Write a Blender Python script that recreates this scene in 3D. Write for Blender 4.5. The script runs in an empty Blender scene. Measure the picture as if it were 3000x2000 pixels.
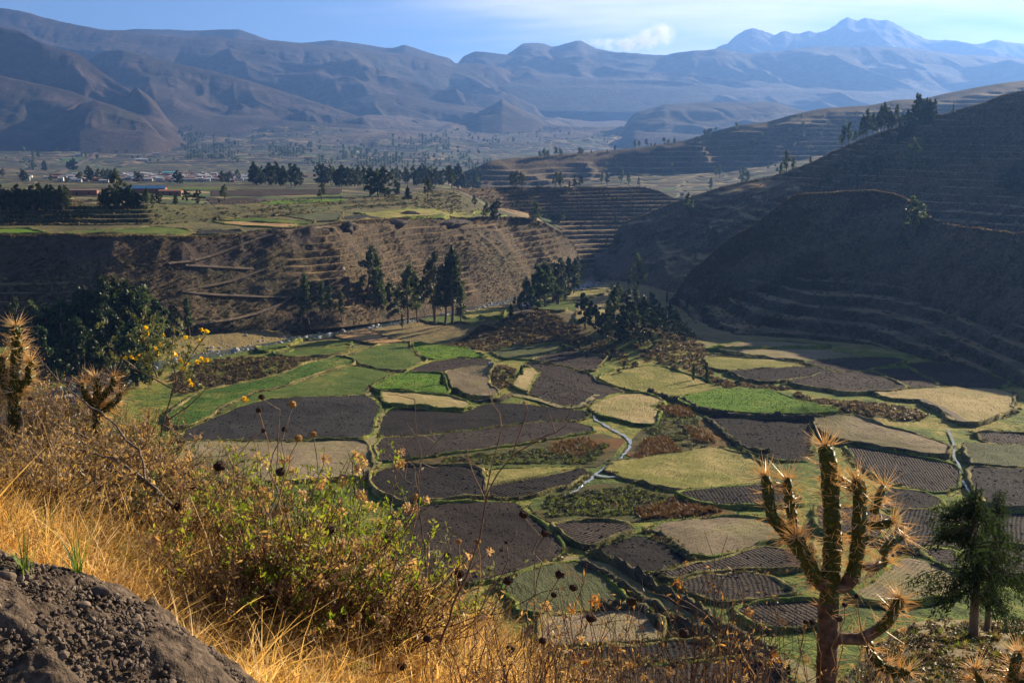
import bpy, math, random
import numpy as np
from mathutils import Vector, Matrix
from mathutils.geometry import delaunay_2d_cdt

R = math.radians
rng = np.random.default_rng(7)
random.seed(11)
S = bpy.context.scene
COL = S.collection

# ------------------------------------------------------------------ camera
FOC = 3217.0                       # focal length in pixels of a 3000 px wide picture
PITCH = math.atan(580 / FOC)
cam = bpy.data.cameras.new("camera"); camo = bpy.data.objects.new("camera", cam); COL.objects.link(camo)
cam.sensor_width = 36.0; cam.lens = 36.0 * FOC / 3000.0
cam.clip_start = 0.05; cam.clip_end = 90000
camo.location = (0, 0, 0); camo.rotation_euler = (R(90) - PITCH, 0, 0)
S.camera = camo

# ------------------------------------------------------------------ sun and sky
SUN_AZ, SUN_EL = 46.0, 18.5        # degrees to the right of the view axis, above the horizon
sd = Vector((math.sin(R(SUN_AZ)) * math.cos(R(SUN_EL)), math.cos(R(SUN_AZ)) * math.cos(R(SUN_EL)), math.sin(R(SUN_EL))))
sun = bpy.data.lights.new("sun", 'SUN'); sun.energy = 5.0; sun.angle = R(0.53); sun.color = (1.0, 0.83, 0.58)
suno = bpy.data.objects.new("sun", sun); COL.objects.link(suno)
suno.rotation_euler = sd.to_track_quat('Z', 'Y').to_euler(); suno.location = (300, 100, 400)

W = bpy.data.worlds.new("World"); S.world = W; W.use_nodes = True
wt = W.node_tree; wt.nodes.clear()
wo = wt.nodes.new('ShaderNodeOutputWorld'); bg = wt.nodes.new('ShaderNodeBackground')
sky = wt.nodes.new('ShaderNodeTexSky'); sky.sky_type = 'NISHITA'; sky.sun_disc = False
sky.sun_elevation = R(SUN_EL); sky.sun_rotation = R(SUN_AZ); sky.altitude = 3400; sky.air_density = 0.6; sky.dust_density = 0.2; sky.ozone_density = 2.0
SKY_STRENGTH = 0.055
bg.inputs['Strength'].default_value = SKY_STRENGTH
tc = wt.nodes.new('ShaderNodeTexCoord')
sp = wt.nodes.new('ShaderNodeSeparateXYZ'); wt.links.new(tc.outputs['Generated'], sp.inputs[0])
def wm(op, a, b):
    n = wt.nodes.new('ShaderNodeMath'); n.operation = op
    for i, q in enumerate((a, b)):
        if isinstance(q, (int, float)): n.inputs[i].default_value = q
        else: wt.links.new(q, n.inputs[i])
    return n.outputs[0]
den = wm('ADD', wm('MAXIMUM', sp.outputs[2], 0.0), 0.16)
cx = wm('DIVIDE', sp.outputs[0], den); cy = wm('DIVIDE', sp.outputs[1], den)
cb = wt.nodes.new('ShaderNodeCombineXYZ'); wt.links.new(cx, cb.inputs[0]); wt.links.new(cy, cb.inputs[1])
CLX, CLY = 4.1, 6.1
def wnoise(scale, detail, off, dist=0.4, stretch=(1, 1, 1)):
    mp = wt.nodes.new('ShaderNodeMapping'); mp.inputs['Location'].default_value = off; mp.inputs['Scale'].default_value = stretch
    wt.links.new(cb.outputs[0], mp.inputs[0])
    n = wt.nodes.new('ShaderNodeTexNoise'); n.inputs['Scale'].default_value = scale; n.inputs['Detail'].default_value = detail
    n.inputs['Distortion'].default_value = dist; wt.links.new(mp.outputs[0], n.inputs[0]); return n.outputs['Fac']
c1 = wnoise(0.28, 6, (CLX, CLY, 0)); c2 = wnoise(1.1, 7, (3.0, 7.0, 0), 0.8, (0.6, 1.3, 1))
ca = wm('ADD', wm('MULTIPLY', c1, 0.8), wm('MULTIPLY', c2, 0.25))
cr = wt.nodes.new('ShaderNodeMapRange'); cr.interpolation_type = 'SMOOTHSTEP'
cr.inputs['From Min'].default_value = 0.48; cr.inputs['From Max'].default_value = 0.64; cr.inputs['To Max'].default_value = 0.85
wt.links.new(ca, cr.inputs[0])
cm = wt.nodes.new('ShaderNodeMixRGB'); wt.links.new(cr.outputs[0], cm.inputs[0]); wt.links.new(sky.outputs[0], cm.inputs[1])
cm.inputs[2].default_value = (11, 10, 9.3, 1)
wt.links.new(cm.outputs[0], bg.inputs[0]); wt.links.new(bg.outputs[0], wo.inputs[0])

vs = S.view_settings; vs.view_transform = 'Standard'; vs.look = 'None'; vs.gamma = 1.0; vs.use_curve_mapping = False
vs.exposure = 1.7
S.render.engine = 'CYCLES'
cy_ = S.cycles; cy_.use_denoising = True
try: cy_.denoiser = 'OPENIMAGEDENOISE'
except Exception: pass
cy_.max_bounces = 6; cy_.diffuse_bounces = 3; cy_.glossy_bounces = 2; cy_.transmission_bounces = 3; cy_.volume_bounces = 0; cy_.transparent_max_bounces = 8
cy_.use_adaptive_sampling = True; cy_.adaptive_threshold = 0.02; cy_.volume_step_rate = 4

# ------------------------------------------------------------------ projection helpers (photo pixels, 3000 x 2000)
CP, SP_ = math.cos(PITCH), math.sin(PITCH)
def ray(x, y):
    u = (np.asarray(x, float) - 1500) / FOC; v = (1000 - np.asarray(y, float)) / FOC
    return u, CP + v * SP_, -SP_ + v * CP
def at(x, y, Y):
    a, b, c = ray(x, y); k = Y / b
    return a * k, Y + 0 * a, c * k
def pix(X, Y, Z):
    d = Y * CP - Z * SP_; h = Y * SP_ + Z * CP
    return 1500 + FOC * X / d, 1000 - FOC * h / d

# ------------------------------------------------------------------ numpy noise
def _hash(i, j, seed):
    h = (i * 374761393 + j * 668265263 + seed * 2147483647) & 0xffffffff
    h = ((h ^ (h >> 13)) * 1274126177) & 0xffffffff
    h = ((h ^ (h >> 16)) * 2246822519) & 0xffffffff
    return ((h ^ (h >> 15)) & 0xffff) / 65535.0
def vnoise(x, y, seed=0):
    x = np.asarray(x, float); y = np.asarray(y, float)
    xi = np.floor(x).astype(np.int64); yi = np.floor(y).astype(np.int64); fx = x - xi; fy = y - yi
    fx = fx * fx * fx * (fx * (fx * 6 - 15) + 10); fy = fy * fy * fy * (fy * (fy * 6 - 15) + 10)
    a = _hash(xi, yi, seed); b = _hash(xi + 1, yi, seed); c = _hash(xi, yi + 1, seed); d = _hash(xi + 1, yi + 1, seed)
    return (a + (b - a) * fx) * (1 - fy) + (c + (d - c) * fx) * fy
def fbm(x, y, oct=4, seed=0, gain=0.5):
    s = 0; a = 1.0; t = 0
    for o in range(oct):
        s = s + a * (vnoise(x * 2 ** o + 17.3 * o, y * 2 ** o - 9.1 * o, seed + o) * 2 - 1); t += a; a *= gain
    return s / t
def ridged(x, y, oct=4, seed=0):
    s = 0; a = 1.0; t = 0
    for o in range(oct):
        n = 1 - np.abs(vnoise(x * 2 ** o + 3.3 * o, y * 2 ** o + 1.7 * o, seed + o) * 2 - 1); s = s + a * n * n; t += a; a *= 0.5
    return s / t
def sstep(a, b, x):
    t = np.clip((np.asarray(x, float) - a) / (b - a), 0, 1); return t * t * (3 - 2 * t)

# ------------------------------------------------------------------ mesh helpers
def link(o, parent=None):
    COL.objects.link(o)
    if parent is not None: o.parent = parent
    return o
def tag(o, label=None, cat=None, group=None, kind=None):
    if label: o['label'] = label
    if cat: o['category'] = cat
    if group: o['group'] = group
    if kind: o['kind'] = kind
    return o
def empty(name, loc=(0, 0, 0), rz=0.0):
    o = bpy.data.objects.new(name, None); o.empty_display_size = 0.1; o.location = loc; o.rotation_euler = (0, 0, rz); COL.objects.link(o); return o
def mesh_np(name, V, quads, mats, smooth=True, attrs=None, mi=None):
    """V (n,3); quads (m,k) of a single polygon size"""
    V = np.asarray(V, np.float32); F = np.asarray(quads, np.int32); k = F.shape[1]
    me = bpy.data.meshes.new(name)
    me.vertices.add(len(V)); me.vertices.foreach_set('co', V.ravel())
    me.loops.add(F.size); me.loops.foreach_set('vertex_index', F.ravel())
    me.polygons.add(len(F)); me.polygons.foreach_set('loop_start', np.arange(0, F.size, k, dtype=np.int32))
    me.polygons.foreach_set('loop_total', np.full(len(F), k, np.int32))
    me.polygons.foreach_set('use_smooth', np.full(len(F), smooth, bool))
    if mi is not None: me.polygons.foreach_set('material_index', np.asarray(mi, np.int32))
    for m in (mats if isinstance(mats, (list, tuple)) else [mats]): me.materials.append(m)
    if attrs:
        for k2, v in attrs.items():
            a = me.attributes.new(k2, 'FLOAT', 'POINT'); a.data.foreach_set('value', np.asarray(v, np.float32).ravel())
    me.update(calc_edges=True); me.validate()
    return me
def grid_faces(r, c):
    i = np.arange(r - 1)[:, None] * c + np.arange(c - 1)[None, :]
    return np.stack([i, i + 1, i + c + 1, i + c], -1).reshape(-1, 4)
class MB:
    """collects tubes, quads and blobs, then links them as one mesh object"""
    def __init__(s): s.v = []; s.f = []; s.n = 0
    def add(s, V, F):
        V = np.asarray(V, float); F = np.asarray(F, int)
        s.v.append(V); s.f.append(F + s.n); s.n += len(V); return s
    def tube(s, pts, rad, n=6, bump=0.0, cap=True):
        P = np.asarray(pts, float); m = len(P); rad = np.broadcast_to(np.asarray(rad, float), (m,))
        T = np.gradient(P, axis=0); T /= np.linalg.norm(T, axis=1)[:, None] + 1e-9
        ref = np.array([0.3, 1.0, 0.2]); ref /= np.linalg.norm(ref)
        A = np.cross(T, ref); A /= np.linalg.norm(A, axis=1)[:, None] + 1e-9; B = np.cross(T, A)
        th = np.linspace(0, 2 * np.pi, n, endpoint=False)
        r = rad[:, None] * np.ones((m, n))
        if bump: r = r * (1 + bump * rng.uniform(-1, 1, (m, n)))
        V = P[:, None] + r[..., None] * (np.cos(th)[None, :, None] * A[:, None] + np.sin(th)[None, :, None] * B[:, None])
        V = V.reshape(-1, 3)
        i = np.arange(m - 1)[:, None] * n; j = np.arange(n)[None, :]; k = (j + 1) % n
        F = np.stack([i + j, i + k, i + n + k, i + n + j], -1).reshape(-1, 4)
        s.add(V, F)
        if cap:
            for base, P0 in ((0, P[0]), ((m - 1) * n, P[-1])):
                ring = V[base:base + n]; s.add(np.vstack([ring, P0[None]]), np.array([[q, (q + 1) % n, n, n] for q in range(n)]))
        return s
    def quads(s, C, U, Vv):
        """diamond / quad leaves, centre C, half axes U and V"""
        V = np.stack([C - U, C + Vv, C + U, C - Vv], 1).reshape(-1, 3)
        F = np.arange(len(C) * 4).reshape(-1, 4); return s.add(V, F)
    def obj(s, name, mat, parent=None, smooth=True):
        V = np.vstack(s.v); F = np.vstack(s.f)
        me = bpy.data.meshes.new(name)
        tri = F[:, 2] == F[:, 3]
        fl = np.where(tri, 3, 4); st = np.concatenate([[0], np.cumsum(fl)[:-1]])
        idx = np.concatenate([F.ravel()[np.repeat(~tri, 4)] if not tri.any() else np.array([], int)]) if not tri.any() else np.array([i for f, t in zip(F, tri) for i in (f[:3] if t else f)])
        me.vertices.add(len(V)); me.vertices.foreach_set('co', V.astype(np.float32).ravel())
        me.loops.add(len(idx)); me.loops.foreach_set('vertex_index', idx.astype(np.int32))
        me.polygons.add(len(F)); me.polygons.foreach_set('loop_start', st.astype(np.int32)); me.polygons.foreach_set('loop_total', fl.astype(np.int32))
        me.polygons.foreach_set('use_smooth', np.full(len(F), smooth, bool))
        me.materials.append(mat); me.update(calc_edges=True); me.validate()
        return link(bpy.data.objects.new(name, me), parent)
def rotv(n):
    v = rng.normal(size=(n, 3)); return v / np.linalg.norm(v, axis=1)[:, None]

# ------------------------------------------------------------------ material helpers
class N:
    def __init__(s, name):
        s.m = bpy.data.materials.new(name); s.m.use_nodes = True; s.t = s.m.node_tree; s.t.nodes.clear()
        s.o = s.t.nodes.new('ShaderNodeOutputMaterial'); s.geo = s.t.nodes.new('ShaderNodeNewGeometry')
        s.pos = s.geo.outputs['Position']; s.nrm = s.geo.outputs['Normal']
    def nd(s, t): return s.t.nodes.new(t)
    def put(s, sock, v):
        if isinstance(v, bpy.types.NodeSocket): s.t.links.new(v, sock)
        elif isinstance(v, (tuple, list)) and len(v) == 3 and sock.type == 'RGBA': sock.default_value = (*v, 1)
        else: sock.default_value = v
    def math(s, op, a, b=0.0, c=0.0):
        n = s.nd('ShaderNodeMath'); n.operation = op; s.put(n.inputs[0], a); s.put(n.inputs[1], b); s.put(n.inputs[2], c); return n.outputs[0]
    def map(s, vec, loc=(0, 0, 0), rot=(0, 0, 0), sc=(1, 1, 1)):
        n = s.nd('ShaderNodeMapping'); s.put(n.inputs[0], vec); n.inputs[1].default_value = loc; n.inputs[2].default_value = rot; n.inputs[3].default_value = sc; return n.outputs[0]
    def noise(s, scale, det=4, vec=None, rough=0.55, dist=0.0, col=False):
        n = s.nd('ShaderNodeTexNoise'); s.put(n.inputs['Vector'], vec if vec is not None else s.pos)
        n.inputs['Scale'].default_value = scale; n.inputs['Detail'].default_value = det; n.inputs['Roughness'].default_value = rough; n.inputs['Distortion'].default_value = dist
        return n.outputs['Color' if col else 'Fac']
    def voro(s, scale, vec=None, feat='F1', out='Color', rand=1.0):
        n = s.nd('ShaderNodeTexVoronoi'); n.feature = feat; s.put(n.inputs['Vector'], vec if vec is not None else s.pos); n.inputs['Scale'].default_value = scale; n.inputs['Randomness'].default_value = rand
        return n.outputs[out]
    def wave(s, scale, vec, dist=1.0, dsc=1.0, det=2):
        n = s.nd('ShaderNodeTexWave'); s.put(n.inputs['Vector'], vec); n.inputs['Scale'].default_value = scale; n.inputs['Distortion'].default_value = dist
        n.inputs['Detail'].default_value = det; n.inputs['Detail Scale'].default_value = dsc; return n.outputs['Fac']
    def rng(s, v, a, b, c=0.0, d=1.0, smooth=True):
        n = s.nd('ShaderNodeMapRange'); n.interpolation_type = 'SMOOTHSTEP' if smooth else 'LINEAR'; s.put(n.inputs[0], v)
        for i, q in enumerate((a, b, c, d)): n.inputs[i + 1].default_value = q
        return n.outputs[0]
    def ramp(s, fac, stops, const=False):
        n = s.nd('ShaderNodeValToRGB'); s.put(n.inputs[0], fac); e = n.color_ramp.elements
        if const: n.color_ramp.interpolation = 'CONSTANT'
        while len(e) < len(stops): e.new(0.5)
        for q, (p, c) in zip(e, stops): q.position = p; q.color = (*c, 1)
        return n.outputs[0]
    def mix(s, f, a, b, mode='MIX'):
        n = s.nd('ShaderNodeMixRGB'); n.blend_type = mode; s.put(n.inputs[0], f); s.put(n.inputs[1], a); s.put(n.inputs[2], b); return n.outputs[0]
    def attr(s, name):
        n = s.nd('ShaderNodeAttribute'); n.attribute_name = name; return n.outputs['Fac']
    def sep(s, v, i):
        n = s.nd('ShaderNodeSeparateXYZ'); s.put(n.inputs[0], v); return n.outputs[i]
    def rand(s):
        return s.nd('ShaderNodeObjectInfo').outputs['Random']
    def bump(s, h, strength=1.0, dist=0.1, nrm=None):
        n = s.nd('ShaderNodeBump'); n.inputs['Strength'].default_value = strength; n.inputs['Distance'].default_value = dist; s.put(n.inputs['Height'], h)
        if nrm is not None: s.put(n.inputs['Normal'], nrm)
        return n.outputs[0]
    def bsdf(s, col, rough=0.9, nrm=None, spec=0.15, metal=0.0):
        n = s.nd('ShaderNodeBsdfPrincipled'); s.put(n.inputs['Base Color'], col); s.put(n.inputs['Roughness'], rough); n.inputs['Specular IOR Level'].default_value = spec; n.inputs['Metallic'].default_value = metal
        if nrm is not None: s.put(n.inputs['Normal'], nrm)
        return n.outputs[0]
    def leaf(s, col, trans=0.45, tcol=None, rough=0.5, spec=0.2):
        t = s.nd('ShaderNodeBsdfTranslucent'); s.put(t.inputs[0], tcol if tcol is not None else col)
        m = s.nd('ShaderNodeMixShader'); m.inputs[0].default_value = trans; s.t.links.new(s.bsdf(col, rough, None, spec), m.inputs[1]); s.t.links.new(t.outputs[0], m.inputs[2]); return m.outputs[0]
    def done(s, sh): s.t.links.new(sh, s.o.inputs[0]); return s.m
def hsv_rand(n, col, amt=0.25):
    h = n.nd('ShaderNodeHueSaturation'); n.put(h.inputs['Color'], col)
    n.put(h.inputs['Value'], n.rng(n.rand(), 0, 1, 1 - amt, 1 + amt, False)); n.put(h.inputs['Hue'], n.rng(n.rand(), 0, 1, 0.485, 0.515, False)); return h.outputs[0]

def mat_slope(name, brush, dark, straw, green, rock=(0.13, 0.095, 0.075), sc=1.0):
    n = N(name)
    big = n.noise(0.012 * sc, 4); mid = n.noise(0.09 * sc, 5, rough=0.65); fine = n.noise(0.7 * sc, 4, rough=0.7)
    c = n.mix(n.rng(mid, 0.38, 0.62), dark, brush)
    c = n.mix(n.rng(fine, 0.4, 0.75, 0, 0.5), c, straw)
    c = n.mix(n.math('MULTIPLY', n.rng(big, 0.5, 0.7), 0.4), c, green)
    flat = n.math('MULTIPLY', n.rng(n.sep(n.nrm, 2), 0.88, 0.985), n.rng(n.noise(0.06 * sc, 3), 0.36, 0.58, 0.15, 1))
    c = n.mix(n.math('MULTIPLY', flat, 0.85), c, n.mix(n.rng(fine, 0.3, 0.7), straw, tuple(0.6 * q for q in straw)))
    rk = n.ramp(n.noise(0.25 * sc, 6, vec=n.map(n.pos, sc=(1, 1, 0.35)), rough=0.7), [(0.3, tuple(q * .6 for q in rock)), (0.55, rock), (0.75, tuple(q * 1.5 for q in rock))])
    c = n.mix(n.attr('rock'), c, rk)
    h = n.math('ADD', n.math('MULTIPLY', fine, 0.6), n.math('MULTIPLY', n.noise(2.2 * sc, 3), 0.3))
    return n.done(n.bsdf(c, 0.95, n.bump(h, 0.9, 1.2 / sc)))
def mat_plain(name, cell, straw=(0.24, 0.17, 0.09)):
    """patchwork of small distant fields"""
    n = N(name)
    wob = n.nd('ShaderNodeVectorMath'); wob.operation = 'ADD'; n.put(wob.inputs[0], n.pos)
    wv = n.nd('ShaderNodeVectorMath'); wv.operation = 'SCALE'; n.put(wv.inputs[0], n.noise(0.01, 2, col=True)); wv.inputs['Scale'].default_value = 60; n.t.links.new(wv.outputs[0], wob.inputs[1])
    vec = n.map(wob.outputs[0], rot=(0, 0, 0.35), sc=(1.0 / cell, 1.7 / cell, 0.0))
    cellc = n.voro(1.0, vec)
    edge = n.voro(1.0, vec, 'DISTANCE_TO_EDGE', 'Distance')
    r = n.sep(cellc, 0)
    c = n.ramp(r, [(0, (0.022, 0.019, 0.017)), (0.26, (0.05, 0.038, 0.027)), (0.44, (0.03, 0.055, 0.014)), (0.62, (0.022, 0.024, 0.014)), (0.80, straw), (0.86, (0.048, 0.10, 0.018)), (0.93, (0.035, 0.03, 0.023))], True)
    c = n.mix(n.rng(n.noise(0.05, 4), 0.35, 0.7, 0, 0.5), c, (0.04, 0.04, 0.022))
    c = n.mix(n.rng(edge, 0.02, 0.09, 1, 0), c, n.mix(n.rng(n.noise(0.03, 2), 0.4, 0.6), (0.035, 0.04, 0.02), (0.2, 0.16, 0.07)))
    rk = n.ramp(n.noise(0.02, 6, rough=0.65), [(0.3, (0.06, 0.045, 0.035)), (0.6, (0.11, 0.08, 0.055)), (0.75, (0.17, 0.125, 0.08))])
    c = n.mix(n.attr('rock'), c, rk)
    return n.done(n.bsdf(c, 0.95, n.bump(n.math('MULTIPLY', n.rng(edge, 0.0, 0.12), 1.0), 0.8, 3.0)))
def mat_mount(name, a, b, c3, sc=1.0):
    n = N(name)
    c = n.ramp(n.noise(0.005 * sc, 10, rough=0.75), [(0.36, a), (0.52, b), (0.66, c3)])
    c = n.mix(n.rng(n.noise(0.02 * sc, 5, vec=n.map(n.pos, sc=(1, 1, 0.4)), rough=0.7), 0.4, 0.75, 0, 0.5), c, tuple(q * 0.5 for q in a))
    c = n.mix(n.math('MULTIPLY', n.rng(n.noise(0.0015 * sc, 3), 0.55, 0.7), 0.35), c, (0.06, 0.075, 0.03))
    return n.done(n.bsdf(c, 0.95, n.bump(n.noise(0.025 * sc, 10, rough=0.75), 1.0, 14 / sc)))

BRUSH = (0.062, 0.046, 0.032); DARKB = (0.014, 0.013, 0.012); STRAW = (0.32, 0.22, 0.11); OLIVE = (0.06, 0.062, 0.026)
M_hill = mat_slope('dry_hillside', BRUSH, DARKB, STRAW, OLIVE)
M_hill2 = mat_slope('terraced_hillside', (0.06, 0.043, 0.029), (0.018, 0.017, 0.014), (0.40, 0.275, 0.13), OLIVE)  # paler straw than the front hill: sunlight on the treads put into the colour
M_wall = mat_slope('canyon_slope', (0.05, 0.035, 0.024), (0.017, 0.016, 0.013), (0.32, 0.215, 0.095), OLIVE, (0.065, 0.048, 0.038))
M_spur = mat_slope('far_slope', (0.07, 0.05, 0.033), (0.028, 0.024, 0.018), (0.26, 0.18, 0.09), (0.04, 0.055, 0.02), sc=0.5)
n = N('valley_ground')
_b = n.noise(.022, 5, rough=.6); _m = n.noise(.16, 5, rough=.65); _f = n.noise(1.4, 4, rough=.7)
c = n.ramp(n.math('ADD', n.math('MULTIPLY', _b, .6), n.math('MULTIPLY', _m, .45)), [(0.43, (0.04, 0.07, 0.008)), (0.50, (0.10, 0.145, 0.014)), (0.56, (0.195, 0.195, 0.028)), (0.64, (0.36, 0.265, 0.08))])
c = n.mix(n.rng(_f, .42, .68, 0, .65), c, (0.04, 0.045, 0.014))
c = n.mix(n.math('MULTIPLY', n.rng(n.sep(n.pos, 1), 400, 460), .75), c, n.mix(_m, (0.10, 0.075, 0.045), (0.30, 0.20, 0.09)))
M_floor = n.done(n.bsdf(c, .95, n.bump(n.math('ADD', _f, n.math('MULTIPLY', n.noise(.5, 4), 1.5)), 1.0, .5)))
M_tground = mat_slope('terrace_ground', (0.05, 0.05, 0.022), (0.02, 0.023, 0.012), (0.17, 0.145, 0.055), (0.045, 0.085, 0.017))
M_plateau = mat_plain('terrace_plain', 55.0)
M_plain = mat_plain('far_plain', 75.0)
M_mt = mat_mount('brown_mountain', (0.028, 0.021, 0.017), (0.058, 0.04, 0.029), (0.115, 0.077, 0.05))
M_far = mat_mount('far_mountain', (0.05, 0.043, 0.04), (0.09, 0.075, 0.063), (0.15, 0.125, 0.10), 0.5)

# ------------------------------------------------------------------ terrain
TERR = []          # (xs, X, Y, Z) grids for placing things
def loft(name, curves, rows, x0, x1, nc, mat, fn=None, rock=None, kind='structure', smooth=6):
    """curves near to far, each [(px, py, depth), ...]; rows[k] rows between curve k and k+1"""
    xs = np.linspace(x0, x1, nc)
    cs = []
    for c in curves:
        c = np.array(sorted(c), float)
        y = np.interp(xs, c[:, 0], c[:, 1]); Yd = np.interp(xs, c[:, 0], c[:, 2])
        if smooth:
            k = np.hanning(2 * smooth + 3)[1:-1]; k /= k.sum()
            pad = lambda q: np.convolve(np.pad(q, smooth, mode='edge'), k, 'valid')
            y = pad(y); Yd = pad(Yd)
        cs.append(np.stack(at(xs, y, Yd), -1))
    P = []; T = []
    for k in range(len(cs) - 1):
        t = np.linspace(0, 1, rows[k], endpoint=(k == len(cs) - 2))[:, None, None]
        P.append(cs[k][None] * (1 - t) + cs[k + 1][None] * t); T.append(k + np.repeat(t[:, :, 0], nc, 1))
    P = np.concatenate(P); T = np.concatenate(T)
    X, Y, Z = P[..., 0], P[..., 1], P[..., 2].copy()
    if fn is not None: Z = fn(X, Y, Z, T)
    Z = np.maximum(Z, -108)
    rk = rock(X, Y, Z, T) if rock is not None else np.zeros_like(Z)
    V = np.stack([X, Y, Z], -1).reshape(-1, 3)
    me = mesh_np(name, V, grid_faces(*X.shape), mat, attrs={'rock': rk})
    o = link(bpy.data.objects.new(name, me)); tag(o, kind=kind)
    TERR.append((xs, X, Y, Z, T, name)); return o
def lookup(x, y, only=None, skip=()):
    best = None
    for xs, X, Y, Z, T, nm in TERR:
        if x < xs[0] or x > xs[-1] or (only and nm not in only) or nm in skip: continue
        j = int(round((x - xs[0]) / (xs[1] - xs[0]))); py = pix(X[:, j], Y[:, j], Z[:, j])[1]
        hit = np.nonzero((py[:-1] >= y) & (py[1:] <= y))[0]
        if len(hit):
            i = hit[0]; t = (py[i] - y) / (py[i] - py[i + 1] + 1e-9)
            p = np.array([X[i, j] * (1 - t) + X[i + 1, j] * t, Y[i, j] * (1 - t) + Y[i + 1, j] * t, Z[i, j] * (1 - t) + Z[i + 1, j] * t])
            if best is None or p[1] < best[1]: best = p
    return best
def terrace(Z, X, Y, h, amt, sharp=0.35, seed=3, wav=0.35, fx=0.006):
    """cut a slope into level treads with steep risers"""
    ph = Z / h + wav * fbm(X * fx, Y * fx, 3, seed) * 2
    k = np.floor(ph); f = ph - k
    st = k + sstep(1 - sharp, 1, f)
    return Z + amt * (st - ph) * h

# --- valley floor
def base_plane(X, Y): return -60 - 0.045 * Y
RIVER = [(-250, 1330), (118, 1160), (250, 1095), (420, 1045), (620, 1012), (800, 985), (950, 957), (1150, 926), (1350, 893), (1560, 857), (1690, 838), (1722, 822), (1740, 806), (1735, 786)]
def to_plane(x, y):
    a, b, c = ray(x, y); s = -c / b; Y = 60 / (s - 0.045); return a / b * Y, Y
RV = np.array([to_plane(x, y) for x, y in RIVER])
def dist_poly(X, Y, L):
    d = np.full(np.shape(X), 1e9)
    for (x0, y0), (x1, y1) in zip(L[:-1], L[1:]):
        dx, dy = x1 - x0, y1 - y0; t = np.clip(((X - x0) * dx + (Y - y0) * dy) / (dx * dx + dy * dy), 0, 1)
        d = np.minimum(d, np.hypot(X - x0 - t * dx, Y - y0 - t * dy))
    return d
def floor_fn(X, Y, Z=None, T=None):
    z = base_plane(X, Y)
    z = z + 10.5 * np.exp(-((X - 15) / 38) ** 2 - ((Y - 470) / 26) ** 2) * (1 + 0.1 * fbm(X * .06, Y * .06, 3, 5))
    z = z + 6.0 * np.exp(-((X - 50) / 17) ** 2 - ((Y - 425) / 34) ** 2)
    z = z + 2.6 * np.exp(-((X - 89) / 14) ** 2 - ((Y - 292) / 9) ** 2)
    z = z + 3.0 * np.exp(-((X + 95) / 24) ** 2 - ((Y - 375) / 16) ** 2)
    z = z + 2.6 * np.exp(-((X + 5) / 5.5) ** 2 - ((Y - 357) / 9) ** 2)
    dr = dist_poly(X, Y, RV)
    z = z - (5.0 - 3.6 * sstep(600, 720, Y)) * (1 - sstep(9, 24, dr))
    return z + 0.35 * fbm(X * .05, Y * .05, 4, 2) + 0.22 * fbm(X * .3, Y * .3, 3, 9)
xs = np.linspace(-900, 3900, 620)
yy = np.concatenate([np.linspace(3200, 2050, 30, endpoint=False), np.linspace(2050, 1300, 190, endpoint=False), np.linspace(1300, 800, 240), ])
Xg = np.zeros((len(yy), len(xs))); Yg = np.zeros_like(Xg)
for i, y in enumerate(yy): Xg[i], Yg[i] = to_plane(xs, y)
Zg = floor_fn(Xg, Yg)
Zg = np.maximum(Zg, -108)
me = mesh_np('ground', np.stack([Xg, Yg, Zg], -1).reshape(-1, 3), grid_faces(*Xg.shape), M_floor, attrs={'rock': np.zeros_like(Zg)})
tag(link(bpy.data.objects.new('ground', me)), 'valley floor between the fields', kind='structure'); TERR.append((xs, Xg, Yg, Zg, Zg * 0, 'ground'))

# --- left plateau with the canyon wall
def prof(*a): return list(a)
cA = [(-900, 1010, 440), (0, 1010, 430), (300, 1000, 442), (560, 985, 458), (800, 955, 490), (1000, 940, 508), (1150, 922, 545), (1270, 907, 578), (1400, 882, 622), (1560, 852, 688), (1680, 845, 705), (1700, 830, 765), (1712, 818, 800), (1760, 850, 812)]
cB = [(-900, 790, 466), (0, 780, 462), (340, 788, 473), (560, 780, 488), (700, 765, 505), (850, 742, 528), (1000, 735, 548), (1200, 742, 605), (1340, 735, 645), (1450, 732, 682), (1560, 738, 718), (1640, 768, 738), (1680, 775, 752), (1698, 785, 790), (1710, 812, 808), (1760, 855, 816)]
cC = [(-900, 700, 478), (0, 692, 472), (150, 690, 474), (340, 692, 482), (560, 700, 500), (690, 690, 520), (840, 672, 545), (920, 668, 555), (1000, 655, 570), (1200, 640, 640), (1290, 632, 665), (1340, 640, 690), (1450, 637, 720), (1540, 640, 745), (1590, 655, 755), (1630, 676, 760), (1668, 702, 772), (1685, 722, 782), (1696, 752, 796), (1708, 812, 812), (1760, 860, 820)]
cD = [(-900, 664, 540), (0, 662, 530), (450, 660, 530), (600, 650, 562), (760, 638, 590), (900, 628, 615), (1000, 614, 672), (1200, 610, 700), (1290, 618, 720), (1340, 640, 725), (1450, 645, 745), (1540, 652, 765), (1640, 700, 790), (1700, 800, 820), (1760, 865, 825)]
cE = [(-900, 590, 566), (0, 590, 566), (430, 598, 570), (560, 602, 600), (700, 600, 640), (850, 592, 685), (1000, 585, 722), (1150, 575, 765), (1250, 562, 830), (1330, 560, 850), (1400, 590, 860), (1450, 640, 850), (1540, 680, 850), (1640, 740, 850), (1700, 830, 840), (1760, 870, 840)]
cF = [(-900, 548, 850), (0, 548, 850), (600, 552, 850), (1000, 553, 870), (1250, 551, 930), (1350, 556, 960), (1450, 600, 1000), (1760, 640, 1100)]
cG = [(-900, 536, 1300), (0, 536, 1300), (1000, 536, 1300), (1300, 540, 1300), (1450, 585, 1350), (1760, 600, 1400)]
cH = [(-900, 500, 2500), (1000, 505, 2300), (1300, 515, 2200), (1450, 545, 2200), (1760, 560, 2200)]
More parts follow.
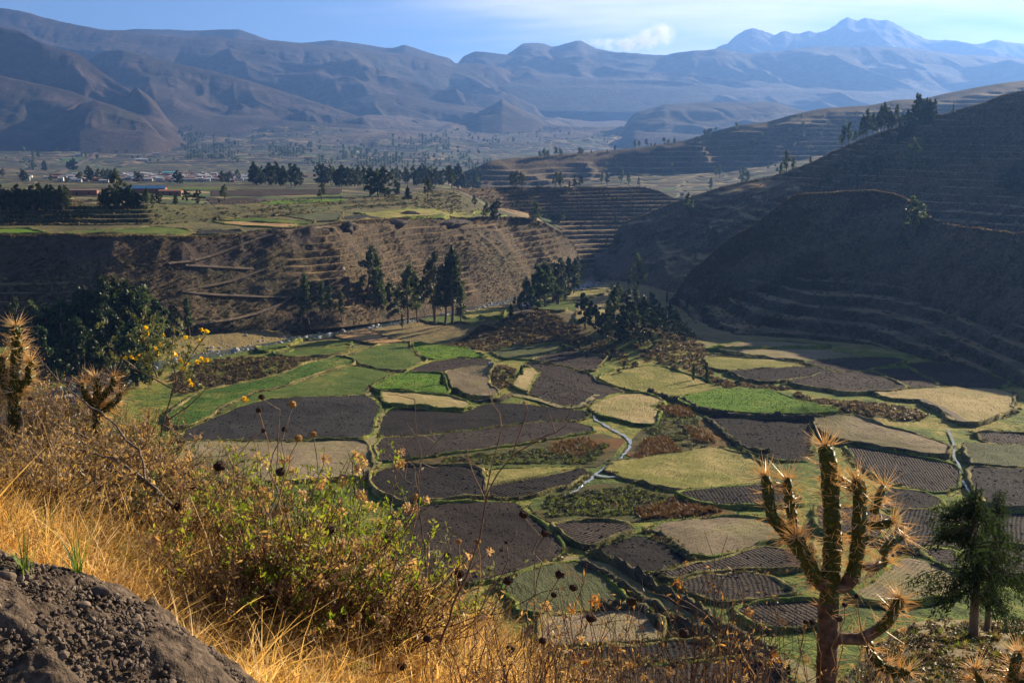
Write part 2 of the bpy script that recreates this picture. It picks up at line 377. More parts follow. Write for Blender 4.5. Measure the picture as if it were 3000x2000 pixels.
def plateau_fn(X, Y, Z, T):
    wall = sstep(0.0, 0.15, T) * (1 - sstep(1.85, 2.0, T))
    rt = sstep(880, 960, pix(X, Y, Z)[0]); tal = sstep(0.05, 0.2, T) * (1 - sstep(0.85 + .95 * rt, 1.05 + .95 * rt, T))
    gul = ridged(X * .022, Y * .022 + 3, 4, 21)
    z = Z + wall * (ridged(X * .0105 + 4.3, Y * .0105, 2, 24) - .5) * 15 * sstep(.1, .6, T) * (1 - sstep(1.5, 1.9, T)) + wall * (gul - 0.45) * (7.0 - 3.5 * tal) + wall * .9 * fbm(X * .09, Y * .09, 4, 8)
    z = z - 3.0 * (1 - sstep(0, .12, T))
    m = tal * sstep(-0.35, 0.05, fbm(X * .012, Y * .012, 3, 31) + 0.15)
    z = z + m * (terrace(z, X, Y, 3.2, 1.0, 0.3, 3, .3) - z)
    up = sstep(3.0, 3.1, T) * (1 - sstep(3.95, 4.05, T))
    z = z + up * (terrace(z, X, Y, 1.75, 1.0, 0.09, 12, 0.12, 0.004) - z)
    pl = sstep(1.98, 2.1, T)
    z = z + pl * 0.25 * fbm(X * .08, Y * .08, 3, 4) + sstep(5, 6, T) * 3.0 * fbm(X * .006, Y * .006, 3, 6)
    rim = np.exp(-((T - 2.0) / 0.06) ** 2); z = z + rim * 1.0 * fbm(X * .12, Y * .12, 3, 14)
    return z
def plateau_rock(X, Y, Z, T):
    c = sstep(0.95, 1.25, T) * (1 - sstep(1.93, 2.0, T)); return c * sstep(-0.3, 0.25, fbm(X * .03, Y * .03, 3, 41) + 0.2) * (1 - .8 * sstep(880, 960, pix(X, Y, Z)[0]))
# material chosen per face: slope below the rim, field patchwork above it
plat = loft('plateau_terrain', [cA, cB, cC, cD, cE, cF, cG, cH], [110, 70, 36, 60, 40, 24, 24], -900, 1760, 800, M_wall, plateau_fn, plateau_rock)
plat.data.materials.append(M_plateau); plat.data.materials.append(M_tground)
xs_, X_, Y_, Z_, T_, _ = TERR[-1]
Tm = np.where(T_[:-1, :-1] > 4.0, 1, np.where(T_[:-1, :-1] > 2.06, 2, 0)).astype(np.int32).ravel(); plat.data.polygons.foreach_set('material_index', Tm)

# --- terraced spur behind the gorge
bA = [(1180, 620, 800), (1400, 690, 830), (1500, 730, 850), (1650, 790, 850), (1725, 800, 862), (1800, 790, 870), (1900, 740, 880), (2120, 680, 900)]
bB = [(1180, 600, 830), (1400, 645, 930), (1500, 640, 980), (1600, 640, 1000), (1850, 642, 1000), (1960, 640, 1000), (2120, 640, 980)]
bC = [(1180, 562, 880), (1260, 556, 900), (1350, 552, 930), (1470, 548, 1000), (1700, 548, 1060), (1880, 547, 1080), (1930, 558, 1070), (1990, 588, 1050), (2060, 622, 1030), (2120, 645, 1000)]
bD = [(1180, 556, 1000), (1470, 560, 1150), (1700, 560, 1250), (1880, 565, 1250), (2120, 665, 1200)]
def spur2_fn(X, Y, Z, T):
    z = Z + 1.2 * fbm(X * .05, Y * .05, 3, 6) * (1 - np.exp(-((T - 2) / .1) ** 2))
    f = 1 - sstep(1.95, 2.0, T)
    return z + f * (terrace(z, X, Y, 3.0, 1.0, 0.35, 5, 0.2) - z)
loft('terraced_spur_terrain', [bA, bB, bC, bD], [90, 90, 16], 1180, 2120, 330, M_wall, spur2_fn)

# --- right hills
hA = [(1742, 806, 800), (1762, 814, 790), (1800, 826, 768), (1900, 860, 700), (2000, 880, 640), (2100, 900, 605), (2600, 900, 545), (3000, 860, 480), (3900, 800, 420)]
hB = [(1742, 752, 808), (1775, 747, 814), (1800, 745, 820), (1812, 735, 822), (1835, 715, 820), (1900, 720, 800), (2000, 730, 765), (2200, 690, 720), (2378, 650, 715), (2600, 620, 690), (2740, 600, 665), (3000, 585, 630), (3900, 480, 560)]
hC = [(1742, 743, 816), (1775, 734, 824), (1795, 715, 832), (1805, 690, 836), (1812, 672, 840), (1835, 648, 850), (1900, 625, 850), (1960, 600, 845), (2030, 575, 840), (2130, 545, 842), (2260, 518, 845), (2378, 476, 845), (2425, 451, 842), (2510, 412, 838), (2595, 383, 832), (2740, 340, 820), (2808, 323, 815), (2893, 298, 805), (2936, 280, 800), (3000, 264, 792), (3900, 60, 740)]
hD = [(x, y + 45, Y + 130) for x, y, Y in hC]
def hill2_fn(X, Y, Z, T):
    z = Z + (ridged(X * .014, Y * .014, 4, 55) - .4) * 9 * sstep(.1, .5, T) * (1 - sstep(1.6, 1.95, T)) + 1.5 * fbm(X * .05, Y * .05, 4, 7) * (1 - np.exp(-((T - 2) / .06) ** 2) * .6)
    f = sstep(0.1, 0.3, T) * (1 - sstep(1.9, 2.0, T)) * sstep(120, 150, X)
    m = f * sstep(-.45, -.1, fbm(X * .01, Y * .01, 2, 77))
    return z + m * (terrace(z, X, Y, 4.2, 1.0, 0.4, 19, 0.3) - z)
def hill2_rock(X, Y, Z, T): return (1 - sstep(75, 100, X)) * sstep(0.1, 0.4, T) * (1 - sstep(1.9, 2, T))
loft('hill_terrain', [hA, hB, hC, hD], [120, 130, 14], 1742, 3900, 560, M_hill2, hill2_fn, hill2_rock, smooth=1)

gA = [(1960, 900, 580), (1990, 895, 580), (2050, 962, 485), (2150, 987, 458), (2350, 992, 450), (2550, 1012, 430), (2700, 1062, 388), (2850, 1092, 363), (2945, 1123, 342), (3010, 1152, 325), (3900, 1350, 240)]
gC = [(1960, 890, 612), (1990, 850, 615), (2017, 805, 618), (2055, 775, 615), (2128, 707, 605), (2221, 652, 595), (2298, 592, 588), (2332, 573, 583), (2383, 567, 578), (2553, 561, 565), (2617, 569, 556), (2663, 588, 545), (2719, 633, 515), (2757, 654, 498), (2850, 667, 468), (3000, 684, 435), (3900, 700, 350)]
gB = [((a[0]), 0, 0) for a in gC]
_gx = np.array([a[0] for a in gC]); _ya = np.interp(_gx, [p[0] for p in gA], [p[1] for p in gA]); _Ya = np.interp(_gx, [p[0] for p in gA], [p[2] for p in gA])
gB = [(x, yc * .42 + ya * .58, Yc * .5 + Ya * .5) for (x, yc, Yc), ya, Ya in zip(gC, _ya, _Ya)]
gD = [(x, y + 25, Y + 50) for x, y, Y in gC]
def hill1_fn(X, Y, Z, T):
    z = Z + (ridged(X * .018, Y * .018, 3, 65) - .45) * 4 * sstep(.3, .8, T) * (1 - sstep(1.7, 1.95, T)) + 0.9 * fbm(X * .07, Y * .07, 4, 17)
    z = z - 2.5 * (1 - sstep(0, .1, T))
    f = sstep(0.02, 0.12, T) * (1 - sstep(0.95, 1.25, T))
    return z + f * (terrace(z, X, Y, 4.0, 1.0, 0.42, 29, 0.35) - z)
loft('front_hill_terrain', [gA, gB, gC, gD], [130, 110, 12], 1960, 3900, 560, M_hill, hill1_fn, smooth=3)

# --- hazy spur in the middle distance
sA = [(1240, 560, 1500), (1400, 565, 1500), (1600, 565, 1550), (1800, 575, 1450), (2100, 585, 1350), (2400, 560, 1300), (3000, 540, 1250), (3900, 500, 1200)]
sB = [(1240, 545, 1600), (1400, 540, 1600), (1600, 545, 1650), (1800, 512, 1750), (2100, 505, 1750), (2300, 470, 1780), (2600, 420, 1850), (3000, 380, 1900), (3900, 300, 1900)]
sC = [(1240, 530, 1660), (1330, 512, 1660), (1400, 490, 1650), (1430, 472, 1660), (1500, 463, 1700), (1600, 455, 1750), (1700, 447, 1800), (1800, 440, 1850), (1900, 428, 1870), (2000, 413, 1890), (2040, 402, 1895), (2090, 385, 1900), (2160, 368, 1910), (2250, 357, 1930), (2330, 333, 1950), (2400, 320, 1980), (2560, 307, 2020), (2620, 293, 2040), (2700, 290, 2060), (2800, 268, 2090), (2850, 258, 2100), (2920, 246, 2120), (3000, 237, 2150), (3900, 140, 2300)]
sD = [(x, y + 30, Y + 500) for x, y, Y in sC]
def spur_fn(X, Y, Z, T):
    z = Z + (ridged(X * .005, Y * .005, 4, 35) - .4) * 30 * sstep(.9, 1.3, T) * (1 - sstep(1.5, 1.95, T)) + 3 * fbm(X * .02, Y * .02, 4, 27) * (1 - .7 * np.exp(-((T - 2) / .1) ** 2))
    f = sstep(0.9, 1.0, T) * (1 - sstep(1.6, 1.9, T))
    return z + f * 0.8 * (terrace(z, X, Y, 8, 1, .4, 9) - z)
sp_o = loft('spur_terrain', [sA, sB, sC, sD], [50, 100, 14], 1240, 3900, 460, M_spur, spur_fn)
sp_o.data.materials.append(M_plateau)
T_ = TERR[-1][4]; sp_o.data.polygons.foreach_set('material_index', (T_[:-1, :-1] < 1.0).astype(np.int32).ravel())

# --- far plain and mountains
pA = [(-900, 540, 1250), (1000, 542, 1250), (1300, 560, 1250), (1500, 600, 1250), (3900, 620, 1250)]
pB = [(-900, 502, 2450), (1000, 507, 2300), (1300, 517, 2250), (1500, 535, 2300), (2000, 540, 2300), (3900, 540, 2300)]
pC = [(-900, 465, 3200), (0, 468, 3200), (1000, 470, 3200), (1400, 480, 3200), (2000, 490, 3200), (3900, 490, 3200)]
pD = [(-900, 420, 4300), (0, 425, 4300), (500, 428, 4300), (1000, 430, 4300), (1500, 432, 4400), (2000, 430, 4500), (3900, 430, 4500)]
pE = [(-900, 330, 5600), (0, 350, 5600), (500, 360, 5800), (1000, 368, 5800), (1500, 375, 6000), (2000, 385, 6000), (3900, 390, 6000)]
pF = [(-900, 250, 7500), (0, 280, 7500), (1000, 320, 7500), (1500, 340, 8000), (2000, 350, 8000), (3900, 340, 8000)]
pG = [(-900, 250, 10500), (1000, 290, 10500), (2000, 320, 10500), (3900, 310, 10500)]
def plain_fn(X, Y, Z, T):
    z = Z + 12 * fbm(X * .0025, Y * .0025, 4, 91) * sstep(1, 2, T) + (ridged(X * .0016, Y * .0016, 3, 92) - .5) * 60 * sstep(2.2, 3.4, T)
    f = sstep(1.2, 1.8, T) * (1 - sstep(4.2, 4.8, T)); return z + f * .8 * (terrace(z, X, Y, 9, 1, .5, 93, .5, .003) - z)
def plain_rock(X, Y, Z, T): return sstep(3.0, 4.0, T + fbm(X * .002, Y * .002, 3, 94) * .9)
loft('plain_terrain', [pA, pB, pC, pD, pE, pF, pG], [20, 44, 56, 60, 20, 10], -900, 3900, 560, M_plain, plain_fn, plain_rock)

def ridge(name, crest, foot, nc, mat, amp, freq, seed, x0, x1, nr=70, crag=0.0, mid=None, stretch=1.0, cragf=None):
    back = [(x, y + 60, Y * 1.18) for x, y, Y in crest]
    skirt = [(x, y + 70, Y * .93) for x, y, Y in foot]
    cs = [skirt, foot] + ([mid] if mid else []) + [crest, back]; k = len(cs) - 3
    rows = [14] + [nr] * (k) + [12]
    def fn(X, Y, Z, T):
        t = np.maximum(T - 1, 0) / k
        env = (sstep(0, .25, t) * (1 - .8 * sstep(.5, .85, t)) * (1 - sstep(.85, 1, t)))
        z = Z + amp * env * (ridged(X * freq + Y * freq * .35, Y * freq * stretch * .7, 3, seed) - .5) * 2.1 + amp * .07 * env * fbm(X * freq * 6, Y * freq * 6, 4, seed + 9) - amp * .32 * sstep(.05, .3, t) * (1 - sstep(.8, 1, t)) * ridged(X * freq * 3.2 + .6 * Y * freq, Y * freq * 1.3, 4, seed + 21) ** 2
        pxc = pix(X, Y, Z)[0]; u = (pxc - x0) / (x1 - x0)
        w_ = np.ones_like(u); tw = min(.25, 90 / (x1 - x0))
        if x0 > -900: w_ = w_ * sstep(-.2 * tw, tw, u)
        if x1 < 3900: w_ = w_ * (1 - sstep(1 - tw, 1 + .2 * tw, u))
        zf_ = Z[14:15]; z = np.where(T >= 1, zf_ + (z - zf_) * w_ - 45 * (1 - w_), z - 45 * (1 - w_))
        if crag: z = z + crag * sstep(.5, 1, t) * (fbm(X * (cragf or freq * 6), Y * freq, 5, seed + 3, .62))
        return z
    o = loft(name, cs, rows, x0, x1, nc, mat, fn, smooth=1); return o
ridge('foothill_terrain', [(-900, 120, 4700), (-300, 185, 4650), (0, 222, 4600), (130, 250, 4600), (210, 268, 4600), (300, 300, 4500), (400, 335, 4450), (470, 362, 4400), (560, 390, 4350)],
      [(-900, 420, 4000), (0, 392, 4050), (300, 388, 4100), (470, 385, 4200), (560, 395, 4200)], 220, M_mt, 40, .0022, 101, -900, 560, 60)
ridge('knoll_terrain', [(150, 345, 4180), (220, 308, 4200), (280, 293, 4250), (340, 312, 4200), (420, 345, 4150), (500, 375, 4100)],
      [(150, 378, 3950), (300, 385, 3900), (500, 385, 3950)], 80, M_mt, 14, .004, 141, 150, 500, 30)
ridge('spur_ridge_terrain', [(-900, 0, 5500), (-300, 60, 5400), (0, 80, 5300), (60, 92, 5300), (120, 128, 5200), (190, 148, 5200), (230, 158, 5200), (270, 190, 5150), (330, 235, 5100), (390, 270, 5050), (450, 298, 5000), (520, 335, 5000)],
      [(-900, 330, 4700), (0, 310, 4700), (300, 330, 4700), (520, 345, 4750)], 240, M_mt, 90, .0019, 111, -900, 520, 70)
ridge('long_ridge_terrain', [(180, 200, 6400), (270, 170, 6300), (310, 150, 6300), (360, 146, 6300), (480, 178, 6250), (620, 208, 6200), (740, 240, 6150), (850, 275, 6100), (960, 310, 6050), (1060, 345, 6000), (1150, 375, 6000)],
      [(180, 340, 5300), (450, 345, 5300), (700, 350, 5400), (1060, 365, 5500), (1150, 380, 5500)], 240, M_mt, 70, .0016, 121, 180, 1150, 70)
ridge('cone_hill_terrain', [(1340, 340, 6300), (1400, 328, 6300), (1440, 310, 6300), (1472, 290, 6300), (1500, 308, 6300), (1540, 326, 6300), (1620, 345, 6300)],
      [(1340, 345, 6000), (1470, 340, 5900), (1620, 350, 6000)], 80, M_mt, 18, .004, 131, 1340, 1620, 30)
ridge('shoulder_terrain', [(900, 330, 6900), (1000, 300, 6900), (1100, 275, 6950), (1200, 282, 6950), (1280, 300, 6900), (1400, 315, 6900), (1500, 330, 6900), (1640, 350, 6900), (1760, 372, 6900)],
      [(900, 375, 6000), (1200, 378, 6000), (1500, 382, 6100), (1760, 390, 6200)], 200, M_mt, 50, .0018, 133, 900, 1760, 50)
ridge('main_ridge_terrain', [(-900, -20, 8200), (-300, 10, 8200), (0, 25, 8200), (60, 32, 8200), (120, 50, 8200), (190, 65, 8200), (310, 88, 8200), (400, 95, 8300), (520, 108, 8300), (650, 113, 8400), (800, 120, 8500), (880, 130, 8600), (1000, 138, 8700), (1100, 150, 8800), (1200, 160, 8900), (1260, 163, 9000), (1330, 185, 9000), (1400, 187, 9000), (1470, 196, 9000), (1498, 207, 9000), (1520, 202, 9000), (1550, 199, 9000), (1580, 208, 9000), (1640, 222, 9000), (1700, 258, 9000), (1770, 305, 8900), (1850, 355, 8800), (1920, 385, 8800)],
      [(-900, 330, 6200), (0, 330, 6200), (500, 345, 6400), (1000, 360, 6500), (1500, 375, 7000), (1700, 385, 7500), (1920, 395, 8000)], 620, M_mt, 150, .0009, 151, -900, 1920, 120, 12, mid=[(-900, 100, 7400), (0, 190, 7300), (300, 180, 7300), (520, 200, 7400), (800, 215, 7500), (1000, 225, 7600), (1330, 262, 8000), (1500, 270, 8200), (1700, 310, 8500), (1920, 392, 8500)])
ridge('back_ridge_terrain', [(200, 110, 10200), (310, 90, 10200), (400, 86, 10200), (500, 88, 10200), (600, 90, 10200), (680, 86, 10200), (700, 87, 10200), (790, 118, 10200), (880, 126, 10200), (980, 118, 10200), (1060, 130, 10200), (1120, 140, 10200), (1150, 141, 10200), (1185, 131, 10200), (1240, 150, 10200), (1320, 172, 10200), (1400, 200, 10200)],
      [(200, 160, 9400), (800, 180, 9400), (1400, 230, 9400)], 260, M_mt, 50, .0012, 161, 200, 1400, 30, 8)
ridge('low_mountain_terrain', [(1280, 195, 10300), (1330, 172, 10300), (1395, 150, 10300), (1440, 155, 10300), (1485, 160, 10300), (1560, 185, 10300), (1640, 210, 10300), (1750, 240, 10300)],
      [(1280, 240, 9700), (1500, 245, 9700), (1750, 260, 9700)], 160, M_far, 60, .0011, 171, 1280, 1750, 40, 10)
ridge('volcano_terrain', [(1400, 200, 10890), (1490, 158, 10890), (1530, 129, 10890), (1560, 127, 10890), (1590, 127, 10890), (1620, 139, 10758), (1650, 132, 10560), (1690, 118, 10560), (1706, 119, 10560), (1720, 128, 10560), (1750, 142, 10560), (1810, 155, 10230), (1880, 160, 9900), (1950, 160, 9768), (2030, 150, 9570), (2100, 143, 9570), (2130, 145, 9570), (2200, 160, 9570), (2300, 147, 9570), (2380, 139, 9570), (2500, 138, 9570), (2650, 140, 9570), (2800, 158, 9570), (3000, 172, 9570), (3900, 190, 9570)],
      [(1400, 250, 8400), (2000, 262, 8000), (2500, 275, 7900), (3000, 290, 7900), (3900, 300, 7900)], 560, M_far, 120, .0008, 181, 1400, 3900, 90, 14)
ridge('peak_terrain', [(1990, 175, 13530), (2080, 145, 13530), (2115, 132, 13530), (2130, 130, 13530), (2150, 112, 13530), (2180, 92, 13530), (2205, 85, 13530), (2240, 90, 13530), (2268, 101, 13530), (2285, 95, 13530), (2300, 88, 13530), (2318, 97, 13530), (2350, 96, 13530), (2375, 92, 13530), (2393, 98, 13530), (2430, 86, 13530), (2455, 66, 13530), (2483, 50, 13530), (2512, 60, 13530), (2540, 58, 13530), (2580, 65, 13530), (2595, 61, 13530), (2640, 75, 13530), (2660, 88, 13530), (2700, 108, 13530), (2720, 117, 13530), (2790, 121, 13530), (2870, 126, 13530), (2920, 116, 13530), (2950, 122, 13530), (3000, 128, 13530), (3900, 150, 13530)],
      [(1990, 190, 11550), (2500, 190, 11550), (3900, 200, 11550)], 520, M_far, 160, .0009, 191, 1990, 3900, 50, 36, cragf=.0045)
ridge('mid_ridge_terrain', [(1600, 262, 9600), (1680, 236, 9600), (1750, 230, 9600), (1850, 233, 9600), (2000, 223, 9500), (2100, 222, 9300), (2200, 226, 9000), (2300, 240, 8700), (2400, 252, 8400), (2500, 272, 8100), (2580, 300, 7900), (2700, 330, 7700), (3900, 380, 7700)],
      [(1600, 330, 8200), (1900, 330, 7600), (2200, 335, 7000), (2600, 345, 6800), (3900, 390, 6800)], 330, M_mt, 90, .0011, 201, 1600, 3900, 80)
ridge('low_ridge_terrain', [(1780, 365, 5600), (1850, 332, 5600), (1950, 306, 5600), (2050, 300, 5600), (2270, 300, 5400), (2330, 318, 5300), (2400, 335, 5200), (2500, 350, 5200), (2600, 365, 5200)],
      [(1780, 400, 4700), (2100, 410, 4500), (2600, 400, 4500)], 200, M_mt, 45, .002, 211, 1780, 2600, 60)

# --- hillside the camera stands on
def z0(X, Y):
    X = np.asarray(X, float); Y = np.asarray(Y, float)
    a = X / np.maximum(Y + 1.0, 0.6)
    sf = 0.64 - 0.19 * sstep(0.2, 0.4, a) * sstep(8, 25, Y)
    s0 = 2.0 - 0.9 * sstep(-.15, .15, a); s1 = 8.5 - 1.5 * sstep(-.15, .15, a)
    t = np.clip((Y - s0) / (s1 - s0), 0, 1)
    G = (s1 - s0) * (t ** 3 - t ** 4 / 2) + np.maximum(Y - s1, 0)
    lat = -0.34 * 3 * np.tanh((X + 1.0) / 3)
    z = -1.52 - 0.05 * Y - (sf - .05) * G + lat
    w = sstep(12, 40, Y)
    return z + (0.05 + 0.5 * w) * fbm(X * (.9 - .85 * w), Y * (.9 - .85 * w), 4, 71) + 0.03 * fbm(X * 4, Y * 4, 3, 72)
MX, MY = -1.22, 2.55
def mound(X, Y):
    r = np.hypot((X - MX) / 1.0, (Y - MY) / 0.8); return 0.50 * np.exp(-(r / .72) ** 3)
gy = np.concatenate([np.linspace(-6, 1, 14, endpoint=False), np.geomspace(1, 200, 230)]); ga = np.linspace(-1.25, 1.25, 260)
X0 = ga[None, :] * (gy[:, None] + 8.0); Y0 = np.repeat(gy[:, None], len(ga), 1); Z0 = z0(X0, Y0)
Z0 = Z0 - 0.25 * sstep(0.15, 0.5, mound(X0, Y0))
n = N('hillside_soil')
c = n.ramp(n.noise(3, 6), [(0.3, (0.06, 0.045, 0.03)), (0.55, (0.13, 0.095, 0.055)), (0.75, (0.22, 0.16, 0.08))])
far = n.ramp(n.noise(.5, 6, rough=.65), [(0.3, (0.09, 0.085, 0.035)), (0.5, (0.16, 0.13, 0.06)), (0.72, (0.27, 0.2, 0.1))])
c = n.mix(n.rng(n.sep(n.pos, 1), 12, 40), c, far)
M_soil = n.done(n.bsdf(c, 0.95, n.bump(n.noise(6, 6), 0.8, 0.1)))
me = mesh_np('hillside', np.stack([X0, Y0, Z0], -1).reshape(-1, 3), grid_faces(*X0.shape), M_soil)
tag(link(bpy.data.objects.new('hillside_terrain', me)), 'dry hillside in front', kind='structure')
def hit0(x, y, ymin=1.2, ymax=220):
    a, b, c = ray(x, y); Ys = np.geomspace(ymin, ymax, 600); zz = z0(a / b * Ys, Ys) - c / b * Ys
    k = np.nonzero(zz > 0)[0]
    if not len(k): return None
    Y = Ys[k[0]]; return np.array([a / b * Y, Y, c / b * Y])

# soil mound with crumbs
mx = np.linspace(-1.5, 1.5, 330) + MX; my = np.linspace(-1.0, 1.0, 260) + MY
Xm, Ym = np.meshgrid(mx, my); hm = mound(Xm, Ym)
cr = vnoise(Xm * 55, Ym * 55, 5) ** 2 * .016 + vnoise(Xm * 28, Ym * 28, 6) ** 2 * .022 + vnoise(Xm * 110, Ym * 110, 7) * .006
Zm = z0(Xm, Ym) + hm - 0.05 * (1 - sstep(0.0, 0.1, hm)) + cr * sstep(.02, .15, hm) + .05 * fbm(Xm * 5, Ym * 5, 3, 8) * sstep(.05, .3, hm)
n = N('dark_soil')
c = n.ramp(n.noise(35, 5, rough=.7), [(0.3, (0.03, 0.022, 0.016)), (0.5, (0.08, 0.058, 0.042)), (0.7, (0.16, 0.118, 0.086))])
M_mound = n.done(n.bsdf(c, 0.95, n.bump(n.noise(120, 4), .8, .01)))
me = mesh_np('mound', np.stack([Xm, Ym, Zm], -1).reshape(-1, 3), grid_faces(*Xm.shape), M_mound)
tag(link(bpy.data.objects.new('soil_mound', me)), 'crumbly dark brown mound of soil', 'mound', kind='structure')

# ------------------------------------------------------------------ fields
FLOORT = TERR[0]
def onfloor(x, y):
    a, b, c = ray(x, y); s = c / b
    Y = 60 / (-s - .045)
    lo, hi = Y * .6, Y * 1.02
    Ys = np.linspace(lo, hi, 60); d = floor_fn(a / b * Ys, Ys) - s * Ys; k = np.nonzero(d > 0)[0]
    if len(k) and k[0] > 0: Y = Ys[k[0] - 1] + (Ys[1] - Ys[0]) * (-d[k[0] - 1]) / (d[k[0]] - d[k[0] - 1])
    return np.array([a / b * Y, Y])
PAL = {
    'dark': ((0.006, 0.0045, 0.0045), (0.0125, 0.0095, 0.009), (0.028, 0.022, 0.02)),
    'brown': ((0.018, 0.0125, 0.0105), (0.034, 0.0245, 0.0195), (0.075, 0.055, 0.043)),
    'grey': ((0.015, 0.014, 0.0145), (0.027, 0.0245, 0.025), (0.05, 0.045, 0.044)),
    'vivid': ((0.045, 0.095, 0.004), (0.078, 0.16, 0.006), (0.14, 0.205, 0.018)),
    'green': ((0.026, 0.055, 0.008), (0.062, 0.105, 0.014), (0.15, 0.155, 0.034)),
    'crop': ((0.022, 0.055, 0.006), (0.045, 0.10, 0.01), (0.085, 0.135, 0.02)),
    'pasture': ((0.085, 0.10, 0.018), (0.19, 0.18, 0.04), (0.34, 0.27, 0.085)),
    'straw': ((0.20, 0.16, 0.06), (0.34, 0.26, 0.115), (0.46, 0.35, 0.19)),
    'stubble': ((0.13, 0.10, 0.06), (0.24, 0.185, 0.115), (0.34, 0.27, 0.18)),
    'gold': ((0.20, 0.12, 0.05), (0.36, 0.22, 0.095), (0.46, 0.31, 0.15)),
    'marsh': ((0.03, 0.034, 0.011), (0.065, 0.062, 0.02), (0.13, 0.075, 0.02)),
    'sprout': ((0.04, 0.042, 0.022), (0.07, 0.078, 0.032), (0.10, 0.115, 0.05)),
}
FM = {}
def field_mat(kind, ang, fur):
    key = (kind, round(ang / 15) if fur else round(ang / 45), fur)
    if key in FM: return FM[key]
    a, b, c3 = PAL[kind]; n = N('field_' + kind)
    loc = (random.uniform(-50, 50), random.uniform(-50, 50), 0)
    vec = n.map(n.pos, loc=loc, rot=(0, 0, R(ang)))
    st = n.map(vec, sc=(0.35, 1.6, 1))
    fac = n.math('ADD', n.math('MULTIPLY', n.noise(.10, 4, vec), .45), n.math('ADD', n.math('MULTIPLY', n.noise(1.1, 5, st, rough=.7), .4), n.math('MULTIPLY', n.noise(3.2, 3, vec), .22)))
    col = n.ramp(fac, [(0.36, a), (0.53, b), (0.70, c3)])
    if kind in ('vivid', 'green', 'crop'):
        col = n.mix(n.math('MULTIPLY', n.rng(n.noise(.07, 5, vec, rough=.7), .52, .66), .6), col, PAL['pasture'][1])
        spots = n.rng(n.noise(.9, 4, vec, rough=.75), .60, .68); col = n.mix(n.math('MULTIPLY', spots, .45), col, tuple(q * .45 for q in a))
    if kind == 'marsh':
        col = n.mix(n.rng(n.noise(.06, 5, vec, rough=.65), .50, .60), col, (0.13, 0.06, 0.016))
        col = n.mix(n.rng(n.noise(.045, 5, n.map(vec, loc=(40, 9, 0))), .54, .66), col, (0.075, 0.10, 0.02))
    if kind in ('straw', 'stubble', 'pasture'):
        col = n.mix(n.math('MULTIPLY', n.rng(n.noise(.05, 5, vec, rough=.65), .46, .62), .55 if kind != 'pasture' else .4), col, PAL['green'][2] if kind != 'pasture' else PAL['straw'][1])
    h = n.math('ADD', n.math('MULTIPLY', n.noise(.8, 4, st, rough=.7), .8), n.math('MULTIPLY', n.noise(3.0, 3, vec), .5))
    if fur:
        w = n.wave(fur * 1.25, vec, 3.0, 0.25, 3)
        h = n.math('ADD', n.math('MULTIPLY', w, .45), n.math('MULTIPLY', h, .9))
        col = n.mix(n.math('MULTIPLY', n.math('MULTIPLY', n.rng(w, .35, .95), n.rng(n.noise(.12, 3, vec), .35, .6, .15, 1)), .22), col, tuple(min(.5, q * 1.5) for q in c3))  # ridges lightened in the colour as if lit by the sun
    elif kind in ('dark', 'brown', 'grey'):
        w = n.wave(.42, n.map(vec, rot=(0, 0, .2)), 9.0, .25, 4); h = n.math('ADD', n.math('MULTIPLY', w, .25), h)
        col = n.mix(n.math('MULTIPLY', n.rng(w, .5, 1.0), .13), col, tuple(q * 1.3 for q in c3))  # fainter lit ridges, painted into the colour the same way
    if kind in ('dark', 'brown', 'grey', 'stubble'):
        col = n.mix(n.rng(n.noise(.035, 4, n.map(vec, loc=(31, 7, 0)), rough=.6), .42, .68, 0, .6), col, tuple(q * .55 for q in a))
        col = n.mix(n.rng(n.noise(5.0, 3, vec, rough=.7), .62, .74, 0, .5), col, tuple(min(.5, q * 2.0) for q in c3))
    FM[key] = n.done(n.bsdf(col, .95, n.bump(h, 1.0, .5), .1)); return FM[key]
def bank_mat(name, cols):
    n = N(name)
    fac = n.math('ADD', n.math('MULTIPLY', n.noise(.12, 4), .55), n.math('MULTIPLY', n.noise(1.6, 4, rough=.7), .5))
    c = n.ramp(fac, [(0.38, cols[0]), (0.5, cols[1]), (0.6, cols[2]), (0.7, cols[3])])
    return n.done(n.bsdf(c, .95, n.bump(n.noise(2.5, 4), .9, .3), .1))
M_bank = bank_mat('grassy_bank', ((0.035, 0.05, 0.010), (0.085, 0.125, 0.017), (0.18, 0.18, 0.035), (0.34, 0.26, 0.09)))
M_wallE = bank_mat('earth_wall', ((0.03, 0.024, 0.018), (0.06, 0.048, 0.032), (0.09, 0.085, 0.035), (0.16, 0.13, 0.06)))
M_bankS = bank_mat('dry_bank', ((0.03, 0.027, 0.013), (0.085, 0.08, 0.026), (0.21, 0.175, 0.06), (0.38, 0.28, 0.12)))
TUFTS = []   # points for grass tufts on banks
GRAIN = {}   # points inside the fields for clods, stubble and rough grass
def resample(P, step):
    P = np.asarray(P, float); Q = np.vstack([P, P[:1]]); seg = np.hypot(*np.diff(Q, axis=0).T); s = np.concatenate([[0], np.cumsum(seg)])
    n = max(8, int(s[-1] / step)); t = np.linspace(0, s[-1], n, endpoint=False)
    return np.stack([np.interp(t, s, Q[:, 0]), np.interp(t, s, Q[:, 1])], -1)
def smooth_closed(P, k=1):
    for _ in range(k): P = 0.25 * np.roll(P, 1, 0) + 0.5 * P + 0.25 * np.roll(P, -1, 0)
    return P
